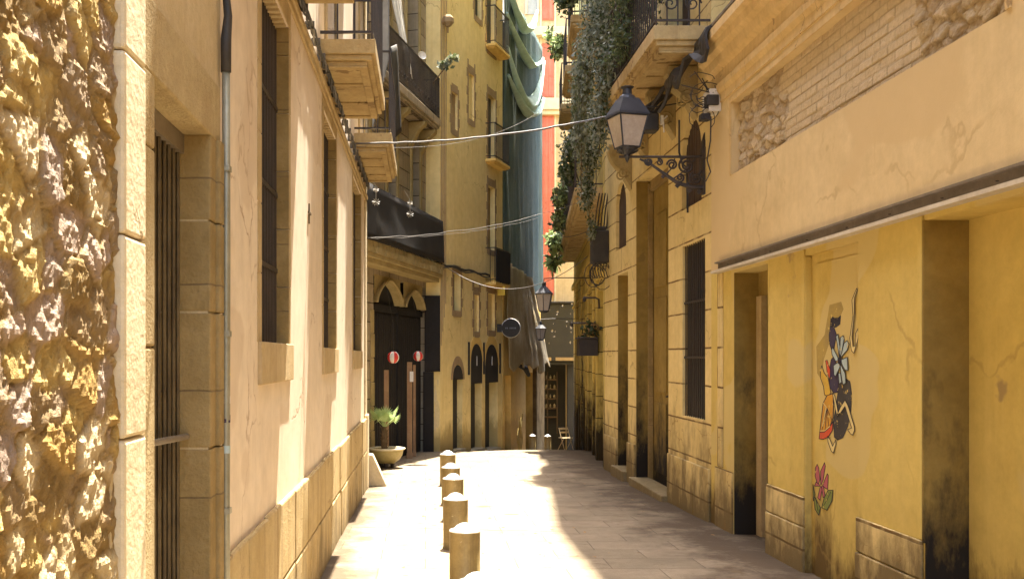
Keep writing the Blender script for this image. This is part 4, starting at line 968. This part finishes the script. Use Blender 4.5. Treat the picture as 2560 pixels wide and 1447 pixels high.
m = MB(); m.box(3.12, 4.28, -.275, -.262, 3.57, 4.33); m.box(4.285, 4.297, -.26, 0, 3.57, 4.33); m.build('balcony_screen', 'blackcloth', YB)
m = MB()
for k in range(4): m.tube([(.03+.09*k, -.015, 2.0+.3*k), (.04+.09*k, -.015, 6), (.03+.12*k, -.015, 11.5)], .009, 5)
m.build('wall_cables', 'quoin', YB)
m = MB(); m.tube([(.0+i*.3, -.03-.004*(i % 3), 3.72-.02*math.sin(i*1.7)) for i in range(12)], .025, 6); m.tube([(.0+i*.3, -.05, 3.68-.03*math.cos(i*1.3)) for i in range(12)], .015, 6); m.build('cable_run', 'rubber', YB)
# old street light on the wall
m = MB(); m.lathe([(0, -.10), (.06, -.08), (.13, 0), (.12, .10), (.07, .16), (0, .17)], (0, 0, 0), 6); m.tube([(0, 0, -.1), (0, .05, -.2)], .02, 6)
o = m.build('wall_light', 'quoin'); o.location = y2w(.15, .12, 8.85); tag(o, 'small brown hexagonal wall light high on the yellow building', 'light')
# return wall with black shutter beside the shop
m = MB(); m.box(.0, .297, 22.0, 22.3, -1, 3.6); m.v = [v for v in m.v]; rw = thing('end_wall', 'narrow ochre pier with peeling white paint between black shopfront and yellow building', 'wall')
m.build('wall', 'yellow', rw)
m = MB(); m.box(-.03, .30, 21.90, 21.998, 1.45, 3.05); m.build('shutter', 'blackcloth', rw)
m = MB(); m.box(-.06, .165, 21.87, 21.96, -.5, 1.445); m.box(-.02, .12, 21.86, 21.87, -.1, 1.3); m.build('lower_shutter', 'blackcloth', rw)
m = MB()
for (cx, cz, a, b) in ((.20, .9, .035, .17), (.24, .55, .05, .30), (.19, .35, .03, .16), (.25, 1.22, .022, .07), (.19, 1.12, .015, .05)):
    pts = [(cx+a*math.cos(t*.5)*(1+.2*noise.noise(Vector((t, cx*9, 0)))), cz+b*math.sin(t*.5)*(1+.2*noise.noise(Vector((t, cz*5, 3))))) for t in range(12)]
    m.prism(pts, 21.994+.001*cx, 21.999, 'y')
m.build('peeled_patch', 'peel', rw)
# round sign
rs = thing('round_sign', 'round black shop sign with pale rim on the yellow building corner', 'sign', at(1277, 820, 25.6))
m = MB(); m.lathe([(0, -.03), (.225, -.03), (.225, .03), (0, .03)], (0, 0, 0), 40); m.v = [(x, z, y) for x, y, z in m.v]; m.build('disc', 'shopdark', rs)
m = MB(); m.tube([(.228*math.cos(t*PI/20), 0, .228*math.sin(t*PI/20)) for t in range(41)], .014, 6, False); m.build('rim', 'white', rs)
m = MB(); m.box(-.34, -.22, -.02, .02, -.10, .10); m.build('mount', 'shopdark', rs)
m = MB(); xx = -.135
for w, h in ((.022, .036), (.026, .036), (.0, 0), (.02, .036), (.024, .036), (.022, .036), (.02, .036), (.024, .036)):
    if w: m.box(xx, xx+w, -.034, -.031, -.018, .018)
    xx += w+.012 if w else .03
m.build('lettering', 'greycloth', rs)
m = MB(); m.box(-.09, .09, -.06, .06, -.11, .11); m.box(-.1, .1, -.07, .07, .11, .125); m.box(-.02, .02, -.02, .02, .125, .2)
o = m.build('yellow_lamp_box', 'yellowsign', bevel=.008); o.location = at(1253, 727, 25.5); tag(o, 'small yellow square lamp box under the lowest end balcony of the yellow building', 'lamp')

# ------------------------------------------------------------------ low ochre house + netting + tarp (centre)
eA = Vector((1.95, 26.3)); ed = Vector((.2507, .9681)).normalized()
EB = thing('netted_building', 'building under repair wrapped in dark green netting above an ochre ground floor', 'building', (eA.x, eA.y, 0), math.atan2(ed.y, ed.x))
def e2w(u, out, z): return (eA.x+ed.x*u+ed.y*out, eA.y+ed.y*u-ed.x*out, z)
hl = [(.25, 1.15, -2, 1.28, .3, None), (3.6, 4.9, -2, 1.3, .3, None), (5.3, 5.9, -2, 1.2, .2, None)]
facade(MB(), 0, 6.6, -3, 4.2, hl, 6).build('wall', 'yellowwarm', EB)
m = MB(); facade(m, 0, 6.6, 4.2, 10.6, [], 6); m.v = [(x, y+.2, z) for x, y, z in m.v]; m.build('upper_wall', 'netdark', EB)
for h, mt in zip(hl, ('yellowwarm', 'shopdark', 'shopdark')):
    m = MB(); m.box(h[0], h[1], h[4]-.02, h[4]+.04, h[2], h[3]); m.build('door', mt, EB)
m = MB(); m.box(4.95, 6.6, -.12, 0, -2, 1.7); m.build('wooden_front', 'darkwood', EB)
m = MB()
for k in range(5): m.tube([(2.2+k*.17+.10*math.sin(i*.9+k), -.01, -.9+i*.09) for i in range(9+k)], .012, 4)
m.build('graffiti', 'p_old', EB)
m = MB(); m.tube([(2.0, -.02, 1.55), (2.3, -.2, 1.45), (2.6, -.25, 1.25)], [.04, .08, .05], 7); m.build('lamp_hood', 'shopdark', EB)
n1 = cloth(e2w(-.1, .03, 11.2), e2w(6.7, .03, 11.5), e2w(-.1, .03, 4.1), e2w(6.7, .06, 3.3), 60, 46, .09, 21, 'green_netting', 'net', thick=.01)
tag(n1, 'dark green scaffold netting sheet hanging between yellow and coral buildings', 'netting')
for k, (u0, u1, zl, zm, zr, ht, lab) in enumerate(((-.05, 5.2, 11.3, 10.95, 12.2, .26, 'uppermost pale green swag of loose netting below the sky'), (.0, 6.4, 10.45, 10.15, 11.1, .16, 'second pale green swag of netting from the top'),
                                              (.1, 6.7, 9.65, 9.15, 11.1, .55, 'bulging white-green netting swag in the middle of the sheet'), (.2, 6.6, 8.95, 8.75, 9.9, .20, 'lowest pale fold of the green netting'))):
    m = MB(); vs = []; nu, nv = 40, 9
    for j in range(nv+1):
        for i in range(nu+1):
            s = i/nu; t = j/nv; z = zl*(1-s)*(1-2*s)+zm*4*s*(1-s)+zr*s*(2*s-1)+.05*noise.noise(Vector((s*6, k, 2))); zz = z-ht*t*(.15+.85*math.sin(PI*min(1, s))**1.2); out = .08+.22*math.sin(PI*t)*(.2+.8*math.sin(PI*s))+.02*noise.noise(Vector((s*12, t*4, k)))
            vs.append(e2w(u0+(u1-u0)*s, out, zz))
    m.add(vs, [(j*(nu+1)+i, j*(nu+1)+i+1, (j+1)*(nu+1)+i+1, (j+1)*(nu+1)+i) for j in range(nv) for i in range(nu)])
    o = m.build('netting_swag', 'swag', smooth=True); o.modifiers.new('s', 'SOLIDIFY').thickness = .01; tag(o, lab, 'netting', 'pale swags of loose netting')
o = cloth(e2w(-.05, .12, 4.15), e2w(3.7, .16, 4.0), e2w(-.05, .14, 1.5), e2w(6.1, .35, 1.45), 50, 36, .13, 31, 'canvas_tarp', 'tarp', thick=.02, bottom=.3)
tag(o, 'dusty brown canvas tarpaulin draped below the green netting behind the round sign', 'tarpaulin')

# ------------------------------------------------------------------ coral building at the end
G = thing('coral_building', 'cream building with coral red panels closing the alley, dark shop at its foot', 'building', (0, 36, 0))
facade(MB(), 3.0, 6.5, -3, 16.5, [(3.74, 4.9, -3, 1.55, .6, None)], 6).build('wall', 'coralwall', G)
for z0, z1 in ((3.9, 10.1), (10.75, 12.6), (13.4, 16)):
    m = MB(); m.box(4.02, 4.42, -.05, -.0, z0, z1); m.box(4.05, 4.21, -.06, -.05, z0+.05, z1-.05); m.box(4.23, 4.39, -.06, -.05, z0+.05, z1-.05); m.build('coral_panel', 'coral', G, bevel=.01)
for z0 in (8.8, 11.0, 13.6):
    m = MB(); m.box(3.5, 3.84, -.02, 0, z0, z0+1.9); w = m.build('window', 'paleglass', G)
    m = MB(); frame(m, 3.5, 3.84, z0, z0+1.9, .07, -.08, 0); m.build('window_frame', 'cream', w)
m = MB(); m.box(3.0, 6, -.30, 0, 10.25, 10.65); m.box(3.0, 6, -.22, 0, 10.1, 10.25); m.box(3.0, 6, -.30, 0, 12.8, 13.1); pieces(m, 'ledge', 'cream', G, bevel=.02)
m = MB(); m.box(3.94, 4.0, -.04, 0, 2, 16); m.box(4.44, 4.5, -.04, 0, 2, 16); pieces(m, 'pilaster', 'cream', G)
# shop fascia/awning clutter at its foot
sa = thing('shop_awning', 'dark shop canopy with glinting clutter across the foot of the coral building', 'awning', (0, 35.9, 0))
m = MB(); m.box(3.3, 5.3, -1.0, .08, 1.62, 3.55); m.box(3.25, 5.3, -1.1, .08, 3.55, 3.62); m.box(3.3, 5.3, -.8, .08, 1.50, 1.62); m.build('canopy', 'shopdark', sa, bevel=.03)
m = MB()
for _ in range(24):
    x, z = random.uniform(3.5, 4.9), random.uniform(2.2, 3.6); w, h = random.uniform(.015, .05), random.uniform(.015, .06); y_ = -1.12-random.uniform(0, .12)
    m.add([(x-w, y_, z), (x, y_-.05, z-h), (x+w, y_, z+h*.2), (x+w*.2, y_-.02, z+h)], [(0, 1, 2, 3)])
pieces(m, 'clutter_glint', 'goods', sa)  # small pale flakes stand in for glints on the dark clutter
m = MB(); m.box(4.86, 5.3, -.25, .05, -3, 1.62); m.build('side_panel', 'shopdark', sa); m = MB(); m.box(3.7, 4.2, -1.03, -.98, 1.64, 1.75); m.box(4.35, 5.0, -1.03, -.98, 1.64, 1.75); m.build('fascia_strip', 'quoin', sa)
sh = thing('shop_display', 'lit shelves of goods inside the dark shop doorway at the alley end', 'shelf', (0, 36.2, 0))
m = MB(); m.box(3.75, 4.9, .3, .35, -2, 1.55); m.build('backdrop', 'shopdark', sh)
m = MB()
for z in (.95, .62, .28, -.05, -.35): m.box(3.9+.12*(z < .5), 4.55, .0, .28, z, z+.045)
for x in (4.22, 4.55): m.box(x, x+.03, .0, .03, -.9, 1.25)
m.build('shelves', 'brownslat', sh)
m = MB()
for z in (1.0, .67, .33, 0): 
    for k in range(5):
        x = 3.92+k*.14; r = random.uniform(.02, .045); m.lathe([(0, 0), (r, 0), (r*1.1, .08), (r*.4, .13), (0, .14)], (x, .1, z), 8)
m.build('jars', 'goods', sh)
m = MB(); m.box(3.10, 3.75, -.12, .0, -3, 1.5); m.box(3.08, 3.77, -.14, 0, 1.5, 1.6); m.box(3.10, 3.3, -.16, -.12, -3, 1.5); o = m.build('shop_pier', 'darkwood'); o.location = (0, 36, 0); tag(o, 'grey-brown stone pier left of the dark shop doorway', 'pier')
# folding chair
fc = thing('folding_chair', 'pale folding wooden chair standing at the far right before the dark shop', 'chair', (4.10, 30.5, g(30.5)), .5)
for sx in (-.2, .2):
    for (a, b) in (((sx, -.2, 0), (sx, .18, .82)), ((sx, .22, 0), (sx, -.16, .46))):
        m = MB(); m.tube([a, b], .014, 6); m.build('leg', 'chairwood', fc)
m = MB(); 
for k in range(5): m.box(-.2, .2, -.18+k*.08, -.12+k*.08, .44, .46)
m.build('seat', 'chairwood', fc); m = MB(); m.box(-.2, .2, .12, .14, .62, .68); m.box(-.2, .2, .15, .17, .74, .82); m.build('backrest', 'chairwood', fc); fc.scale = (.78, .78, .78)

# far street lanterns on arms
def far_lamp(loc, arm, label, sc, lit='lampglass'):
    t = thing('alley_lantern', label, 'street lamp', loc, 0, 'hanging lanterns at the alley end')
    m = MB(); r0, r1 = .15, .24
    for k in range(6):
        q = k*PI/3+.3; m.tube([(r0*math.cos(q), r0*math.sin(q), -.45), (r1*math.cos(q), r1*math.sin(q), 0)], .012, 4)
    m.lathe([(.26, 0), (.27, .02), (.12, .16), (.06, .22), (.06, .32), (0, .34)], (0, 0, 0), 6, .3); m.lathe([(.16, -.45), (.10, -.5), (0, -.52)], (0, 0, 0), 6, .3)
    m.build('frame', 'lampmetal', t)
    m = MB(); m.lathe([(r0-.01, -.45), (r1-.01, -.005)], (0, 0, 0), 6, .3); m.build('glass', lit, t)
    m = MB(); m.tube([(0, 0, .34), (0, 0, .42), (arm*.3, .1, .45), (arm, .15, .45)], .014, 6); m.build('arm', 'iron', t); t.scale = (sc, sc, sc); return t
far_lamp(at(1360, 735, 22.5), 1.25, 'pale hanging lantern nearest on an arm below the coral wall', .8)
far_lamp(at(1352, 822, 28), 1.7, 'smaller farther hanging lantern lower down before the dark shop', .62)
# arms on the far right wall
for k, (t_, z, L, lab) in enumerate(((1.0, 2.84, .30, 'short black iron arm above the lamp arm on the stained stone wall'), (2.3, 2.42, .48, 'curved black iron lamp arm on the stained stone wall above the planter'))):
    a = q2w(t_, 0, z); b = q2w(t_, L, z)
    m = MB(); m.tube([q2w(t_, L, z), q2w(t_, .1, z), q2w(t_, .04, z-.03), q2w(t_, .03, z-.2)], .018, 6); m.lathe([(0, -.08), (.03, -.06), (.035, .0), (0, .03)], b, 8)
    tag(m.build('iron_bracket', 'iron'), lab, 'bracket')

# ------------------------------------------------------------------ bollards
WB = .23
bd = thing('bollard', '', 'bollard', (0, 0, 0), 0, 'bronze-coloured bollards standing in a line')
m = MB(); m.lathe([(0, -.05), (WB*.53, -.05), (WB*.53, .012), (WB/2, .016), (WB/2, .44), (WB*.505, .448), (WB*.505, .456), (0, .456)], (0, 0, 0), 40); m.build('post', 'bollard', bd, smooth=False)
for p in bd.children: 
    for f in p.data.polygons: f.use_smooth = abs(f.normal.z) < .5
m = MB(); m.lathe([(WB*.505, .4565), (WB*.49, .466), (WB*.40, .470), (WB*.33, .482), (WB*.25, .500), (WB*.14, .513), (0, .518)], (0, 0, 0), 40); m.build('cap', 'bollardcap', bd, smooth=True)
BL = [(1193, 100, 'nearest bollard, cut off by the bottom edge of the photo'), (1162, 77, 'second bollard from the camera in the line'), (1139, 62, 'third bollard from the camera in the line'),
      (1133, 52, 'fourth bollard from the camera in the line'), (1127, 46, 'fifth bollard from the camera, next to last in the line'), (1119.5, 39, 'farthest bollard of the line of six'),
      (1331, 17.5, 'small pale bollard far off, left of the far pair'), (1369, 19, 'small pale bollard far off, right of the far pair')]
for i, (px, w, lab) in enumerate(BL):
    Yb = F_*WB/w if i < 6 else 28.6+(i-6)*.9; loc = ((px-HX)*Yb/F_, Yb, g(Yb))
    if i == 0: bd.location = loc; bd['label'] = lab
    else: c = clone(bd, loc, random.uniform(0, 3), lab); c.scale = (1, 1, 1) if i < 6 else (.84, .84, .84)

# ------------------------------------------------------------------ overhead cables
def cab(name, a, b, sag, r, mat, label, n=26, jit=0):
    a, b = Vector(a), Vector(b); m = MB(); pts = []
    for i in range(n+1):
        t = i/n; p = a.lerp(b, t); p.z -= sag*4*t*(1-t); p.z += random.uniform(-jit, jit); pts.append(p)
    m.tube(pts, r, 6); return tag(m.build(name, mat, smooth=True), label, 'cable')
cab('overhead_cable', (LX+.05, 12.4, 4.30), (2.20, 12.0, 4.55), .09, .011, 'wire', 'thick grey overhead cable crossing the alley to the street lamp', jit=.004)
cab('overhead_cable', (LX+.05, 12.5, 4.28), at(1340, 285, 24), .25, .003, 'wire', 'thin pale wire rising from the left balcony toward the netting')
cab('overhead_cable', (LX+.03, 15.2, 3.5), at(1480, 495, 19), .16, .0035, 'wire', 'pale double wire sagging across the black banner', jit=.01)
cab('overhead_cable', (LX+.03, 15.2, 3.49), at(1345, 545, 21), .10, .003, 'wire', 'lower strand of the pale double wire over the banner', jit=.01)
cab('overhead_cable', y2w(.2, .1, 3.65), at(1470, 640, 21), .55, .007, 'wire', 'sagging wire below the yellow building corner balcony')
cab('overhead_cable', at(1395, 590, 24), q2w(1, .0, 4.2), .1, .008, 'rubber', 'short dark wire below the long far balcony')
cab('overhead_cable', (2.3, 11.7, 4.55), (3.06, 12.2, 4.75), .02, .008, 'rubber', 'short dark wire from the lamp to the cable bundle')
# string of small ornaments near the banner
for k, (px, py, Yp, lab) in enumerate(((940, 505, 16.6, 'white paper flower ornament hanging over the left of the black banner'), (1025, 535, 18.6, 'white paper star ornament hanging over the middle of the black banner'))):
    t = thing('paper_ornament', lab, 'ornament', at(px, py, Yp), 0, 'white paper ornaments before the banner')
    m = MB(); m2 = MB()
    for q in range(9):
        a = q*.7; m.add([(0, 0, 0), (.05*math.cos(a), .02*math.sin(a*3), .05*math.sin(a)), (.07*math.cos(a+.2), .01, .07*math.sin(a+.2))], [(0, 1, 2)])
        m2.add([(0, 0, .2), (.04*math.cos(a), .02*math.sin(a*3), .2+.04*math.sin(a)), (.05*math.cos(a+.3), .01, .2+.05*math.sin(a+.3))], [(0, 1, 2)])
    m.build('petals', 'curtain', t); m2.build('upper_petals', 'curtain', t); m = MB(); m.tube([(0, 0, 0), (0, 0, .25), (-.1, 0, .42)], .004, 4); m.build('string', 'wirepale', t)

# ------------------------------------------------------------------ dry leaves on the paving
def leafmesh():
    m = MB(); pts = [(0, -.5), (.22, -.2), (.28, .1), (.12, .4), (0, .55), (-.15, .35), (-.3, .05), (-.2, -.25)]
    m.add([(0, 0, .02)]+[(x, y, .10+.10*abs(x)+.06*math.sin(y*5)) for x, y in pts], [(0, i+1, (i+1) % 8+1) for i in range(8)]); return m
lf = leafmesh().build('dry_leaf', 'dryleaf'); tag(lf, 'small dry brown leaf lying on the pale paving', 'leaf', 'dry leaves scattered over the paving')
spots = []
for _ in range(64):
    y = random.uniform(7.8, 17); x = random.choice((random.gauss(1.0, .45), random.uniform(-.5, 2.9))); spots.append((x, y))
for i, (x, y) in enumerate(spots):
    o = lf if i == 0 else lf.copy()
    if i: C.objects.link(o)
    s = random.uniform(.025, .06); o.location = (x, y, g(y)+.004); o.scale = (s*random.uniform(.8, 1.6), s, s*.6); o.rotation_euler = (random.uniform(-.1, .1), random.uniform(-.1, .1), random.uniform(0, 6.28))

# ------------------------------------------------------------------ light, sky, camera
sv = Vector((.080, .32, 1)).normalized()
el = math.asin(sv.z); az = math.atan2(sv.x, sv.y)
L = bpy.data.lights.new('sun', 'SUN'); L.energy = 3.7; L.angle = math.radians(.5); L.color = (1, .93, .80)
lo = bpy.data.objects.new('sun', L); C.objects.link(lo); lo.rotation_euler = (-sv).to_track_quat('-Z', 'Y').to_euler(); lo.location = (2, 10, 30)
W = bpy.data.worlds.new('World'); S.world = W; W.use_nodes = True; nt = W.node_tree; nt.nodes.clear()
sk = nt.nodes.new('ShaderNodeTexSky'); sk.sky_type = 'NISHITA'; sk.sun_disc = False; sk.sun_elevation = el; sk.sun_rotation = az; sk.dust_density = 3; sk.air_density = 1
bg = nt.nodes.new('ShaderNodeBackground'); bg.inputs[1].default_value = .15; wo = nt.nodes.new('ShaderNodeOutputWorld')
nt.links.new(sk.outputs[0], bg.inputs[0]); nt.links.new(bg.outputs[0], wo.inputs[0])
cd_ = bpy.data.cameras.new('camera'); co = bpy.data.objects.new('camera', cd_); C.objects.link(co)
co.location = (0, 0, CH); co.rotation_euler = (PI/2, 0, 0); cd_.sensor_width = 36; cd_.lens = 36*F_/2560
cd_.shift_x = (1280-HX)/2560; cd_.shift_y = (HY-723.5)/2560; cd_.clip_end = 500; cd_.clip_start = .05
S.camera = co
S.render.resolution_x, S.render.resolution_y = 1024, 578
S.view_settings.view_transform = 'Standard'; S.view_settings.look = 'None'; S.view_settings.gamma = 1; S.view_settings.exposure = 3.2
S.cycles.max_bounces = 12; S.cycles.diffuse_bounces = 12
